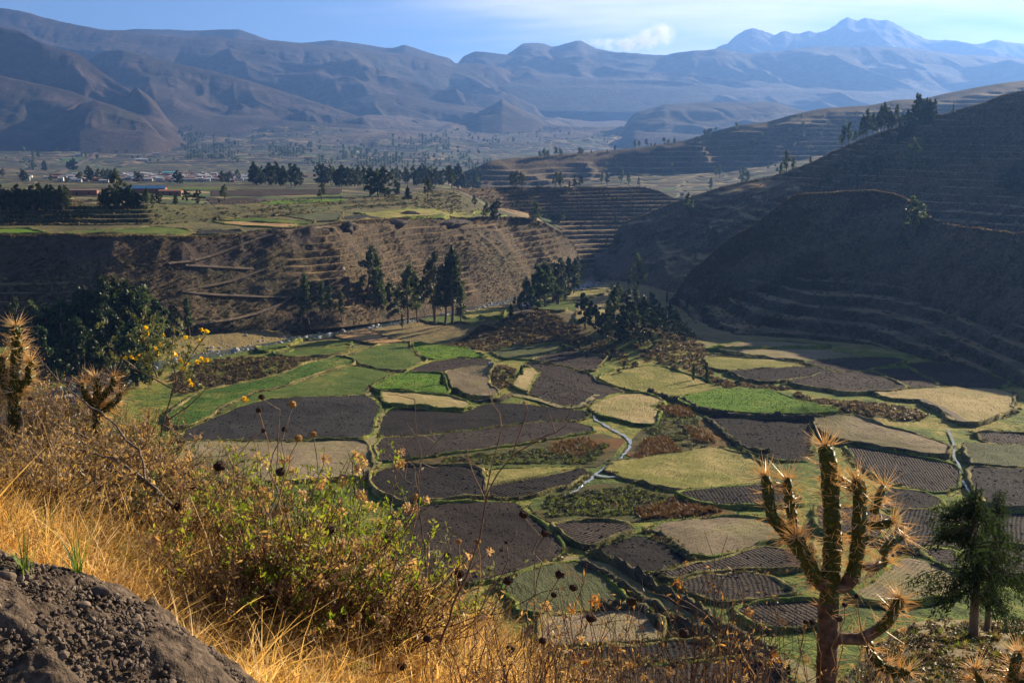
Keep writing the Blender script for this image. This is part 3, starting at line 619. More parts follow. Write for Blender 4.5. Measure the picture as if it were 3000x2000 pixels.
def field(poly, kind, off=0.35, ang=None, fur=0, bank=(0.8, 0.45), label=None, zf=None, proj=None, step=1.6, bm=None, name='field', self_i=-1):
    proj = proj or onfloor; zf = zf or floor_fn
    W_ = np.array([proj(x, y)[:2] for x, y in poly])
    B = resample(W_, step * .75)
    Tn = np.roll(B, -1, 0) - np.roll(B, 1, 0); Tn /= np.linalg.norm(Tn, axis=1)[:, None] + 1e-9; Nn = np.stack([Tn[:, 1], -Tn[:, 0]], -1)
    if np.sum(B[:, 0] * np.roll(B[:, 1], -1) - np.roll(B[:, 0], -1) * B[:, 1]) < 0: Nn = -Nn
    if proj is onfloor:
        oth = np.vstack([q for k_, q in enumerate(ALLW) if k_ != self_i]); D = np.hypot(B[:, None, 0] - oth[None, :, 0], B[:, None, 1] - oth[None, :, 1]); jn = D.argmin(1); dm = D.min(1)
        ok_ = np.einsum('ij,ij->i', oth[jn] - B, Nn) > 0
        g_ = np.where(ok_, np.clip(.5 * (dm - 1.7), -.2, 2.0), .6); kk = np.ones(5) / 5; g_ = np.convolve(np.concatenate([g_[-2:], g_, g_[:2]]), kk, 'valid')
        B = B + Nn * g_[:, None]
    B = B + 0.25 * np.stack([fbm(B[:, 0] * .25, B[:, 1] * .25, 2, 3), fbm(B[:, 0] * .25, B[:, 1] * .25, 2, 4)], -1) * step
    x0, y0 = B.min(0); x1, y1 = B.max(0)
    sp = max(2.0, math.sqrt((x1 - x0) * (y1 - y0)) / 22)
    gx, gyv = np.meshgrid(np.arange(x0, x1, sp), np.arange(y0, y1, sp)); G = np.stack([gx.ravel(), gyv.ravel()], -1)
    ins = np.zeros(len(G), bool); C = B; j = len(C) - 1
    for i in range(len(C)):
        cond = ((C[i, 1] > G[:, 1]) != (C[j, 1] > G[:, 1])); xi = (C[j, 0] - C[i, 0]) * (G[:, 1] - C[i, 1]) / (C[j, 1] - C[i, 1] + 1e-12) + C[i, 0]
        ins ^= cond & (G[:, 0] < xi); j = i
    dB = np.min(np.hypot(G[:, None, 0] - B[None, :, 0], G[:, None, 1] - B[None, :, 1]), 1); G = G[ins & (dB > sp * .5)]
    allp = np.vstack([B, G]); nb = len(B)
    res = delaunay_2d_cdt([Vector(p) for p in allp], [(i, (i + 1) % nb) for i in range(nb)], [list(range(nb))], 1, 1e-4)
    vs2 = np.array([v[:] for v in res[0]]); tris = [f for f in res[2] if len(f) == 3]
    if not tris: return None
    zz = np.asarray(zf(vs2[:, 0], vs2[:, 1])) + off
    if ang is None:
        d = W_ - W_.mean(0); ang = -math.degrees(math.atan2(*np.linalg.svd(d)[2][0][::-1]))
    V = np.column_stack([vs2, zz]); F = [tuple(f) for f in tris]
    if proj is onfloor:
        tv = V[np.array(tris)]; ar = .5 * np.abs(np.cross(tv[:, 1, :2] - tv[:, 0, :2], tv[:, 2, :2] - tv[:, 0, :2])); nq = int(min(1400, ar.sum() * .8))
        kt = rng.choice(len(tv), nq, p=ar / ar.sum()); r1, r2 = rng.random((2, nq)); fl_ = r1 + r2 > 1; r1[fl_] = 1 - r1[fl_]; r2[fl_] = 1 - r2[fl_]
        GRAIN.setdefault(kind, []).append(tv[kt, 0] + (tv[kt, 1] - tv[kt, 0]) * r1[:, None] + (tv[kt, 2] - tv[kt, 0]) * r2[:, None])
    zb = np.asarray(zf(B[:, 0], B[:, 1])); k0 = len(V)
    V = np.vstack([V, np.column_stack([B, zb + off]), np.column_stack([B, zb - 1.2])])
    SK = [(k0 + i, k0 + nb + i, k0 + nb + (i + 1) % nb, k0 + (i + 1) % nb) for i in range(nb)]
    me = bpy.data.meshes.new(name); me.from_pydata([tuple(v) for v in V], [], F + SK); me.materials.append(field_mat(kind, ang, fur)); me.materials.append(M_wallE)
    mi = np.zeros(len(F) + len(SK), np.int32); mi[len(F):] = 1; me.polygons.foreach_set('material_index', mi); me.update()
    o = link(bpy.data.objects.new(name, me)); tag(o, label, kind='structure')
    if bank:
        w, h = bank
        c = B.mean(0); Tn = np.roll(B, -1, 0) - np.roll(B, 1, 0); Tn /= np.linalg.norm(Tn, axis=1)[:, None] + 1e-9; Nn = np.stack([Tn[:, 1], -Tn[:, 0]], -1)
        area = np.sum(B[:, 0] * np.roll(B[:, 1], -1) - np.roll(B[:, 0], -1) * B[:, 1])
        if area < 0: Nn = -Nn
        wn = w * (0.65 + .7 * vnoise(B[:, 0] * .2, B[:, 1] * .2, 61)); hn = h * (0.35 + 1.3 * vnoise(B[:, 0] * .35, B[:, 1] * .35, 62)) * (0.1 + 1.0 * sstep(.35, .65, vnoise(B[:, 0] * .07, B[:, 1] * .07, 63)))
        prof_ = [(-.25, -.02), (0.05, .75), (.45, 1.0), (.8, .7), (1.25, -1.6)]
        Vb = []
        for q, (pw, ph) in enumerate(prof_):
            Pq = B + Nn * (pw * wn)[:, None]; zq = np.asarray(zf(B[:, 0], B[:, 1])) + off * (1 if q < 4 else 0) + ph * hn - (0.5 if q == 4 else 0) + .08 * rng.normal(size=nb)
            Vb.append(np.column_stack([Pq, zq]))
        Vb = np.stack(Vb, 1).reshape(-1, 3); m = len(prof_)
        Fb = [(i * m + q, i * m + q + 1, ((i + 1) % nb) * m + q + 1, ((i + 1) % nb) * m + q) for i in range(nb) for q in range(m - 1)]
        mb = bpy.data.meshes.new('bank'); mb.from_pydata([tuple(v) for v in Vb], [], Fb); mb.materials.append(bm or (M_bankS if rng.random() < .5 else M_bank))
        mb.polygons.foreach_set('use_smooth', np.ones(len(Fb), bool)); mb.update()
        link(bpy.data.objects.new('bank', mb), o)
        k = rng.random(nb) < .75
        tp = B + Nn * (w * rng.uniform(-.1, 1.3, nb))[:, None]; tz = np.asarray(zf(tp[:, 0], tp[:, 1])) + off * .6
        TUFTS.append(np.column_stack([tp, tz])[k])
    return o
FL = [
 ([(523,1293),(593,1249),(711,1198),(798,1174),(941,1169),(1056,1166),(1082,1182),(1091,1198),(1085,1223),(1069,1271),(1056,1292),(878,1293)], 'grey', dict(label='charcoal grey ploughed field beside the grassy cart track')),
 ([(560,1299),(1050,1297),(1070,1340),(1060,1400),(700,1420),(520,1380)], 'stubble', {}),
 ([(1149,1204),(1181,1198),(1292,1207),(1359,1211),(1388,1200),(1442,1186),(1500,1187),(1600,1197),(1690,1205),(1705,1220),(1680,1228),(1500,1247),(1324,1266),(1228,1277),(1131,1280),(1129,1242)], 'dark', dict(off=.2, fur=.35)),
 ([(1129,1286),(1228,1283),(1324,1272),(1500,1252),(1580,1238),(1660,1240),(1698,1251),(1725,1265),(1628,1284),(1500,1306),(1356,1322),(1228,1341),(1120,1352),(1121,1319)], 'brown', dict(off=.4, bank=(.5,.2))),
 ([(1126,1156),(1292,1169),(1356,1189),(1375,1196),(1359,1205),(1276,1202),(1152,1193),(1142,1172)], 'straw', dict(off=.9)),
 ([(1110,1137),(1158,1108),(1203,1101),(1289,1104),(1298,1121),(1298,1157),(1289,1161),(1196,1151),(1117,1146)], 'vivid', dict(label='bright green crop field left of the furrowed stubble')),
 ([(1196,1096),(1273,1064),(1324,1056),(1429,1059),(1436,1072),(1350,1085),(1311,1094),(1222,1098)], 'brown', {}),
 ([(1314,1099),(1350,1089),(1417,1080),(1429,1083),(1413,1105),(1410,1134),(1423,1147),(1444,1156),(1420,1171),(1375,1159),(1340,1144),(1324,1124)], 'stubble', dict(off=1.2, fur=.55, ang=80)),
 ([(1212,1010),(1292,1013),(1353,1026),(1388,1041),(1410,1049),(1324,1052),(1263,1060),(1228,1041),(1212,1022)], 'vivid', dict(off=.6, label='smooth bright green field below the brown knoll')),
 ([(1027,1051),(1069,1035),(1126,1016),(1196,1008),(1203,1025),(1222,1045),(1247,1061),(1228,1067),(1165,1087),(1107,1085),(1069,1070)], 'green', {}),
 ([(498,1223),(593,1156),(750,1124),(846,1099),(929,1067),(983,1053),(1030,1061),(1018,1073),(929,1101),(833,1135),(750,1152),(660,1190),(560,1250),(520,1255)], 'crop', dict(label='long dark green crop strip')),
 ([(750,1158),(830,1145),(929,1110),(1037,1079),(1069,1082),(1107,1091),(1142,1101),(1075,1128),(1062,1143),(1050,1157),(935,1164),(798,1167),(700,1190),(640,1215)], 'green', dict(bank=(.6,.25))),
 ([(757,1022),(876,967),(944,969),(914,984),(829,1013),(766,1035)], 'green', {}),
 ([(807,1035),(909,1013),(973,1005),(1021,1008),(940,1024),(870,1028),(812,1043)], 'green', dict(off=.8)),
 ([(817,1039),(878,1029),(1021,1016),(1011,1029),(973,1041),(855,1048)], 'green', {}),
 ([(985,965),(1077,969),(1123,992),(1170,1005),(1106,1009),(1000,990)], 'gold', dict(bank=(.5,.2))),
 ([(1327,912),(1383,890),(1515,869),(1510,894),(1485,907),(1361,920)], 'gold', dict(bank=(.5,.2))),
 ([(1361,924),(1425,911),(1485,909),(1472,931),(1425,936),(1370,931)], 'pasture', {}),
 ([(1230,933),(1332,929),(1421,941),(1396,950),(1255,946)], 'green', {}),
 ([(1587,909),(1608,890),(1680,886),(1676,909),(1638,912)], 'green', {}),
 ([(1604,882),(1638,865),(1689,854),(1778,852),(1761,865),(1697,881),(1608,886)], 'pasture', {}),
 ([(1719,848),(1740,837),(1780,836),(1774,849)], 'straw', {}),
 ([(1723,911),(1757,897),(1778,899),(1761,924),(1702,943)], 'straw', {}),
 ([(1457,1031),(1510,1020),(1638,1009),(1646,1016),(1540,1054),(1489,1050)], 'sprout', dict(off=.5, fur=.5)),
 ([(1577,1059),(1663,1030),(1771,1053),(1736,1087),(1704,1089),(1643,1072)], 'brown', dict(off=.7)),
 ([(1548,1070),(1634,1077),(1679,1089),(1707,1102),(1730,1124),(1774,1137),(1809,1153),(1787,1163),(1704,1191),(1653,1188),(1612,1174),(1551,1156),(1554,1140),(1583,1096)], 'brown', dict(off=.5, label='large brown ploughed field in the middle of the valley')),
 ([(1513,1128),(1541,1088),(1561,1085),(1580,1096),(1546,1152),(1513,1137)], 'straw', dict(off=.9, bank=(.5,.2))),
 ([(1784,1102),(1819,1093),(1899,1080),(1931,1083),(1998,1105),(2068,1128),(2100,1140),(2093,1147),(1988,1167),(1940,1166),(1892,1150),(1822,1137),(1777,1121)], 'pasture', dict(off=.8)),
 ([(1752,1188),(1819,1163),(1883,1163),(1931,1182),(1908,1195),(1924,1217),(1911,1246),(1867,1247),(1787,1223),(1752,1207)], 'straw', {}),
 ([(2007,1172),(2096,1150),(2170,1147),(2250,1151),(2314,1182),(2394,1201),(2454,1212),(2378,1216),(2250,1221),(2180,1215),(2138,1213),(2042,1200),(2010,1185)], 'vivid', dict(off=1.2, bank=(.5,.2), label='vivid green lens shaped crop field')),
 ([(2074,1222),(2138,1222),(2250,1230),(2371,1232),(2362,1265),(2350,1290),(2340,1350),(2250,1338),(2233,1331),(2186,1309),(2163,1281),(2131,1255)], 'dark', dict(off=.2, fur=.35)),
 ([(2393,1232),(2505,1228),(2569,1252),(2665,1284),(2747,1312),(2754,1340),(2633,1321),(2537,1305),(2480,1299),(2390,1255)], 'stubble', dict(off=.9)),
 ([(2486,1311),(2569,1324),(2665,1343),(2773,1369),(2786,1383),(2770,1424),(2747,1441),(2626,1413),(2531,1360)], 'brown', dict(off=.25, fur=.42, ang=10)),
 ([(2562,1156),(2696,1147),(2824,1146),(2907,1149),(2961,1166),(2952,1204),(2872,1236),(2830,1244),(2792,1233),(2760,1204),(2712,1179),(2610,1172)], 'straw', dict(off=.9)),
 ([(2330,1123),(2409,1102),(2547,1099),(2650,1145),(2601,1154),(2473,1154),(2362,1137)], 'brown', {}),
 ([(2562,1092),(2645,1087),(2740,1139),(2677,1144),(2633,1124)], 'brown', {}),
 ([(2668,1075),(2728,1066),(2856,1085),(2940,1121),(2903,1142),(2776,1137),(2728,1105)], 'brown', {}),
 ([(2140,1094),(2255,1088),(2361,1083),(2459,1101),(2340,1110),(2238,1124),(2187,1115)], 'dark', dict(fur=.4)),
 ([(2072,1060),(2106,1052),(2255,1060),(2353,1079),(2255,1083),(2140,1089),(2085,1077)], 'pasture', dict(off=.8)),
 ([(2077,1028),(2191,1027),(2383,1030),(2510,1045),(2553,1052),(2425,1055),(2361,1061),(2276,1053),(2170,1039)], 'stubble', dict(off=.7)),
 ([(2098,1022),(2191,1008),(2272,1007),(2425,1019),(2298,1022)], 'stubble', {}),
 ([(2374,1068),(2447,1060),(2561,1054),(2634,1060),(2595,1077),(2510,1094),(2468,1097)], 'brown', {}),
 ([(1797,1383),(1819,1360),(1876,1346),(1994,1330),(2042,1316),(2106,1318),(2170,1344),(2214,1373),(2202,1415),(2106,1433),(1978,1438),(1915,1429),(1867,1411),(1819,1389)], 'pasture', dict(off=.5, label='broad yellow green meadow with faint wheel tracks')),
 ([(1998,1456),(2106,1439),(2218,1434),(2300,1440),(2320,1475),(2218,1478),(2106,1478),(2026,1469)], 'dark', {}),
 ([(1430,1430),(1500,1418),(1596,1399),(1710,1376),(1704,1395),(1643,1427),(1580,1450),(1500,1456),(1428,1462)], 'dark', {}),
 ([(1101,1399),(1196,1379),(1267,1376),(1356,1375),(1404,1389),(1420,1411),(1418,1430),(1425,1460),(1388,1459),(1196,1472),(1133,1446)], 'dark', {}),
 ([(1420,1402),(1440,1382),(1643,1374),(1700,1374),(1596,1395),(1500,1413),(1428,1426)], 'pasture', dict(bank=(.5,.2))),
 ([(1340,1338),(1500,1315),(1628,1292),(1755,1273),(1810,1290),(1771,1335),(1735,1368),(1643,1366),(1440,1372),(1250,1368),(1150,1362)], 'marsh', dict(off=.15, bank=None, label='olive marsh ground with rusty sedge')),
 ([(1915,1194),(2026,1206),(2042,1225),(2118,1304),(1994,1324),(1860,1340),(1845,1330),(1883,1281),(1899,1252)], 'marsh', dict(off=.15, bank=None)),
 ([(1596,1455),(1771,1426),(1867,1417),(1965,1446),(1972,1469),(1995,1488),(2150,1505),(1900,1518),(1650,1528),(1560,1508)], 'marsh', dict(off=.15, bank=None)),
 ([(1190,1500),(1290,1488),(1500,1484),(1535,1507),(1620,1600),(1610,1640),(1500,1680),(1390,1700),(1190,1720)], 'brown', dict(fur=.6)),
 ([(1644,1551),(1739,1546),(1819,1551),(1841,1564),(1777,1594),(1730,1611),(1704,1605),(1679,1577)], 'brown', {}),
 ([(1733,1618),(1787,1594),(1857,1575),(1883,1574),(1940,1592),(1998,1634),(2010,1653),(1924,1673),(1883,1675),(1819,1653)], 'dark', dict(fur=.45, off=.25)),
 ([(1902,1561),(1978,1541),(2106,1526),(2202,1532),(2280,1554),(2290,1573),(2170,1602),(2074,1626),(2026,1624),(1978,1599)], 'stubble', dict(off=.5)),
 ([(1937,1690),(2042,1668),(2138,1652),(2250,1626),(2330,1640),(2320,1660),(2138,1680),(2042,1689),(1959,1702)], 'brown', {}),
 ([(1985,1717),(2058,1693),(2186,1684),(2243,1706),(2310,1749),(2218,1759),(2106,1756),(2042,1742)], 'brown', {}),
 ([(2180,1792),(2250,1776),(2390,1772),(2400,1830),(2290,1842),(2220,1838)], 'brown', {}),
 ([(1519,1723),(1532,1690),(1596,1668),(1691,1665),(1704,1681),(1787,1738),(1822,1771),(1771,1785),(1628,1804),(1532,1797)], 'sprout', dict()),
 ([(1621,1821),(1771,1811),(1835,1802),(1900,1830),(1930,1883),(1723,1897),(1596,1890)], 'stubble', {}),
 ([(1691,1913),(1978,1894),(2071,1904),(2026,1937),(1851,1941),(1660,1941)], 'dark', {}),
 ([(1707,1961),(2042,1955),(2186,1948),(2320,2010),(2300,2060),(1690,2060)], 'brown', {}),
 ([(2594,1679),(2665,1642),(2712,1652),(2824,1698),(2798,1746),(2665,1769),(2537,1763),(2527,1739)], 'stubble', dict(off=.5, fur=.33, ang=40, label='pale furrowed stubble field behind the cactus')),
 ([(2649,1510),(2712,1506),(2808,1564),(2776,1602),(2665,1619),(2601,1596)], 'dark', dict(fur=.35, ang=25)),
 ([(2776,1500),(3060,1520),(3100,1610),(2960,1600),(2830,1557)], 'dark', dict(fur=.35, ang=25)),
 ([(2856,1315),(3060,1324),(3060,1381),(2856,1373)], 'sprout', {}),
 ([(2860,1384),(3060,1396),(3060,1500),(2900,1490)], 'dark', {}),
 ([(2620,1443),(2696,1453),(2735,1478),(2690,1500),(2560,1490)], 'dark', {}),
 ([(2712,1628),(2792,1628),(2811,1691),(2747,1656)], 'brown', {}),
 ([(2900,1612),(3010,1622),(3090,1690),(2967,1690)], 'brown', {}),
 ([(2872,1274),(3060,1282),(3060,1305),(2920,1300)], 'brown', {}),
 ([(2420,1500),(2540,1500),(2620,1530),(2560,1590),(2430,1560)], 'brown', {}),
 ([(2420,1600),(2560,1610),(2580,1660),(2500,1720),(2420,1700)], 'pasture', {}),
]
ALLW = [resample(np.array([onfloor(x, y)[:2] for x, y in poly]), 1.5) for poly, _, _ in FL]
for fi, (poly, kind, kw) in enumerate(FL):
    kw = dict(kw, self_i=fi); kw.setdefault('label', None); kw.setdefault('off', .3 + 1.0 * float(vnoise(fi * 3.7, .5, 12))); field(poly, kind, **kw)
def onplat(x, y):
    p = lookup(x, y, only=('plateau_terrain', 'plain_terrain')); return p if p is not None else np.array(at(x, y, 600.0))
px_, pX, pY, pZ, _, _ = [t for t in TERR if t[5] == 'plateau_terrain'][0]
def zplat(X, Y):
    X = np.atleast_1d(X); Y = np.atleast_1d(Y); out = np.zeros(len(X))
    for i, (a, b) in enumerate(zip(X, Y)):
        z = -40.0
        for _ in range(3):
            c = pix(a, b, z)[0]; j = int(np.clip(round((c - px_[0]) / (px_[1] - px_[0])), 0, len(px_) - 1)); z = np.interp(b, pY[:, j], pZ[:, j])
        out[i] = z
    return out
PFL = [
 ([(162,686),(213,678),(468,667),(532,671),(566,681),(536,688),(170,688)], 'green'), ([(-60,673),(77,671),(145,686),(-60,690)], 'vivid'),
 ([(570,688),(578,674),(697,676),(715,680),(640,690)], 'grey'), ([(629,651),(723,651),(876,659),(842,668),(723,663)], 'gold'),
 ([(634,642),(702,634),(923,652),(893,657),(660,647)], 'green'), ([(808,632),(1000,622),(990,648),(935,651)], 'sprout'),
 ([(1042,626),(1170,617),(1383,622),(1480,630),(1470,634),(1298,637),(1128,641)], 'pasture'), ([(1000,635),(1064,629),(1123,642),(1010,643)], 'grey'),
 ([(757,596),(808,589),(1010,583),(1010,589),(790,600)], 'vivid'), ([(830,579),(1000,572),(1005,577),(840,583)], 'green'),
 ([(604,583),(748,579),(765,595),(620,600)], 'brown'), ([(617,559),(1000,553),(1000,569),(617,575)], 'brown'), ([(374,551),(560,549),(744,552),(553,557),(380,555)], 'green')]
for poly, kind in PFL: field(poly, kind, off=.25, zf=zplat, proj=onplat, step=4.0, bank=(1.6, .6) if poly[0][1] > 600 else None)
print('fields done')

# ------------------------------------------------------------------ water, tracks, walls
n = N('river_water'); M_water = n.done(n.bsdf((0.05, 0.08, 0.09), 0.12, n.bump(n.noise(1.2, 3), .35, .2), 0.6))
n = N('stream_water'); M_stream = n.done(n.bsdf((0.2, 0.22, 0.23), 0.22, n.bump(n.noise(3, 3), .5, .1), 0.8))  # whitened base colour stands in for the glint on the water
n = N('dirt_track'); M_track = n.done(n.bsdf(n.ramp(n.noise(.6, 5), [(0.3, (0.08, 0.06, 0.042)), (0.6, (0.14, 0.105, 0.075)), (0.75, (0.2, 0.155, 0.11))]), .95, n.bump(n.noise(2, 4), .5, .15)))
n = N('grass_track'); M_gtrack = n.done(n.bsdf(n.ramp(n.noise(.5, 5), [(0.35, (0.10, 0.12, 0.035)), (0.5, (0.2, 0.17, 0.07)), (0.7, (0.30, 0.24, 0.13))]), .95, n.bump(n.noise(2, 4), .7, .2)))
def open_resample(P, step):
    P = np.asarray(P, float); seg = np.linalg.norm(np.diff(P, axis=0), axis=1); s = np.concatenate([[0], np.cumsum(seg)]); m = max(4, int(s[-1] / step)); t = np.linspace(0, s[-1], m)
    Q = np.stack([np.interp(t, s, P[:, i]) for i in range(P.shape[1])], -1)
    for _ in range(2): Q[1:-1] = .25 * Q[:-2] + .5 * Q[1:-1] + .25 * Q[2:]
    return Q
def ribbon(name, P3, width, mat, label=None, cat=None, kind='structure', dz=0.12, zf=None, jag=0.15, cross=5, crown=0.0):
    P3 = np.asarray(P3, float); T = np.gradient(P3[:, :2], axis=0); T /= np.linalg.norm(T, axis=1)[:, None] + 1e-9; Nn = np.stack([T[:, 1], -T[:, 0]], -1)
    m = len(P3); rows = []
    for q in np.linspace(-1, 1, cross):
        w = width * .5 * q * (1 + jag * rng.normal(size=m)); XY = P3[:, :2] + Nn * w[:, None]
        z = (np.asarray(zf(XY[:, 0], XY[:, 1])) if zf else P3[:, 2]) + dz + crown * (1 - q * q); rows.append(np.column_stack([XY, z]))
    V = np.stack(rows, 1).reshape(-1, 3)
    me = mesh_np(name, V, grid_faces(m, cross), mat); o = link(bpy.data.objects.new(name, me)); tag(o, label, cat, kind=kind); return o
rw = open_resample(RV, 4.0)
ribbon('river_water', np.column_stack([rw, base_plane(rw[:, 0], rw[:, 1]) - 4.3 + 3.5 * sstep(600, 720, rw[:, 1])]), 17, M_water, 'river at the foot of the canyon wall', dz=0, jag=.08)
def floor_path(pts, step=1.5):
    W_ = open_resample([onfloor(x, y) for x, y in pts], step); return np.column_stack([W_, floor_fn(W_[:, 0], W_[:, 1])])
ribbon('stream_water', floor_path([(1775,1100),(1783,1125),(1760,1160),(1738,1190),(1736,1198),(1742,1230),(1790,1258),(1832,1278),(1848,1300),(1825,1340),(1803,1357),(1765,1376),(1742,1393),(1690,1440),(1640,1458)]), .7, M_stream, 'narrow stream winding between the fields', dz=.2, jag=.55)
ribbon('stream_water', floor_path([(1742,1393),(1780,1403),(1813,1396),(1850,1410)]), .7, M_stream, 'small wet patch beside the meadow', dz=.3, jag=.3)
ribbon('stream_water', floor_path([(2778,1262),(2789,1290),(2797,1313),(2792,1341),(2805,1360),(2814,1376),(2814,1402),(2840,1446),(2853,1475)]), .5, M_stream, 'irrigation channel beside the furrowed field', dz=.45, jag=.25)
ribbon('path', floor_path([(1180,1100),(1110,1120),(1072,1137),(1060,1156),(1094,1191),(1103,1217),(1085,1255),(1072,1287),(1080,1330),(1090,1370)]), 4.5, M_gtrack, 'grassy cart track between ploughed fields', dz=.45)
ribbon('road', floor_path([(1600,1640),(1690,1647),(1770,1672),(1855,1727),(1980,1800),(2060,1851),(2150,1896),(2230,1924),(2330,1968),(2420,2010)]), 4.2, M_gtrack, 'walled dirt lane', dz=.25)
ribbon('path', floor_path([(1750,1160),(1700,1196),(1640,1196),(1600,1182),(1545,1165),(1500,1160)]), 2.2, M_gtrack, 'straw coloured field edge path', dz=.5)
ribbon('path', floor_path([(2700,1178),(2760,1205),(2800,1230),(2830,1250)]), 2.0, M_track, 'worn path across the dry pasture', dz=1.0)
def mound_line(name, pts, w, h, mat, label, cat=None, kind=None, step=1.0):
    P = floor_path(pts, step); T = np.gradient(P[:, :2], axis=0); T /= np.linalg.norm(T, axis=1)[:, None]; Nn = np.stack([T[:, 1], -T[:, 0]], -1); m = len(P); rows = []
    for pw, ph in ((-.6, -.5), (-.5, .55), (-.3, .95), (.1, 1.0), (.4, .7), (.6, -.5)):
        rows.append(np.column_stack([P[:, :2] + Nn * (pw * w * (1 + .25 * rng.normal(size=m)))[:, None], P[:, 2] + ph * h * (1 + .18 * rng.normal(size=m)) * (.7 + .6 * vnoise(P[:, 0] * .3, P[:, 1] * .3, 5))]))
    me = mesh_np(name, np.stack(rows, 1).reshape(-1, 3), grid_faces(m, 6), mat); o = link(bpy.data.objects.new(name, me)); tag(o, label, cat, kind=kind)
    TUFTS.append(P[rng.random(m) < .8] + np.array([0, 0, h * .6])); return o
WALLS = [([(1700,1660),(1780,1695),(1860,1752),(1925,1790),(2000,1834),(2060,1872),(2110,1897)], 1.3, 1.4, 'earth wall along the near side of the walled lane'),
 ([(1730,1632),(1790,1652),(1860,1695),(1885,1712),(1960,1757),(2045,1805),(2130,1858),(2200,1893),(2260,1925)], 1.3, 1.6, 'earth wall along the far side of the walled lane'),
 ([(1888,1560),(1930,1570),(1975,1597),(2000,1622),(2025,1645)], 1.2, 1.0, 'earth bank between the furrowed field and pale stubble'),
 ([(1760,1800),(1830,1795),(1900,1800),(1930,1850)], 1.3, 1.8, 'dark turf wall below the sprouting field'),
 ([(2100,1905),(2160,1912),(2220,1935),(2300,1990)], 1.6, 1.8, 'dark turf wall at the end of the lane'),
 ([(1500,1160),(1470,1175),(1440,1180),(1400,1180)], 1.2, 1.2, 'dark bank below the furrowed stubble'),
 ([(1900,1155),(1950,1172),(2000,1178),(2040,1205),(2100,1221),(2250,1229),(2400,1228)], 1.4, 1.5, 'long earth wall under the vivid green field'),
 ([(2060,1040),(2170,1046),(2290,1062),(2370,1075)], 1.2, 1.1, 'earth wall above the yellow strip field'),
 ([(1640,1008),(1660,1025),(1770,1048),(1785,1056)], 1.2, 1.1, 'earth wall above the brown field'),
 ([(2540,1092),(2600,1115),(2660,1146)], 1.2, 1.1, 'earth bank between two shaded brown fields'),
 ([(2650,1082),(2700,1105),(2750,1138)], 1.4, 1.0, 'grassy bank between the shaded brown fields'),
 ([(2250,1330),(2180,1318),(2140,1290),(2110,1262),(2070,1230)], 1.6, 1.1, 'green bank along the black field')]
for pts, w, h, lab in WALLS: mound_line('field_wall', pts, w, h, M_wallE, lab, 'wall')
def plat_path(pts, only=('plateau_terrain',), step=3.0):
    Q = open_resample(np.array(pts, float), 8.0); P = [lookup(x, y, only=only) for x, y in Q]; P = [p for p in P if p is not None]; return open_resample(np.array(P), step)
for i, (pts, lab) in enumerate([([(1000,657),(920,668),(830,676),(740,702),(630,746),(560,765),(490,771)], 'top leg of the zigzag road down the canyon wall'),
                 ([(540,776),(620,781),(740,787)], 'level upper leg of the zigzag road'), ([(770,788),(690,820),(640,831),(530,853)], 'middle sloping leg of the zigzag road'),
                 ([(530,853),(600,861),(700,866),(850,870)], 'level lower leg of the zigzag road'), ([(852,872),(790,905),(700,931),(580,950)], 'bottom leg of the zigzag road')]):
    P = plat_path(pts)
    for _ in range(3): P[1:-1] = .25 * P[:-2] + .5 * P[1:-1] + .25 * P[2:]
    ribbon('road', P, 2.6, M_track, lab, dz=-.3, jag=.25, crown=.75)
for pts in ([(170,515),(250,475),(300,440),(335,415)], [(355,490),(400,470),(440,455),(480,443)]):
    P = np.array([lookup(x, y, only=('plain_terrain', 'plateau_terrain')) for x, y in open_resample(np.array(pts, float), 8)]); ribbon('road', P, 14, M_track, None, dz=3.0, jag=.05)

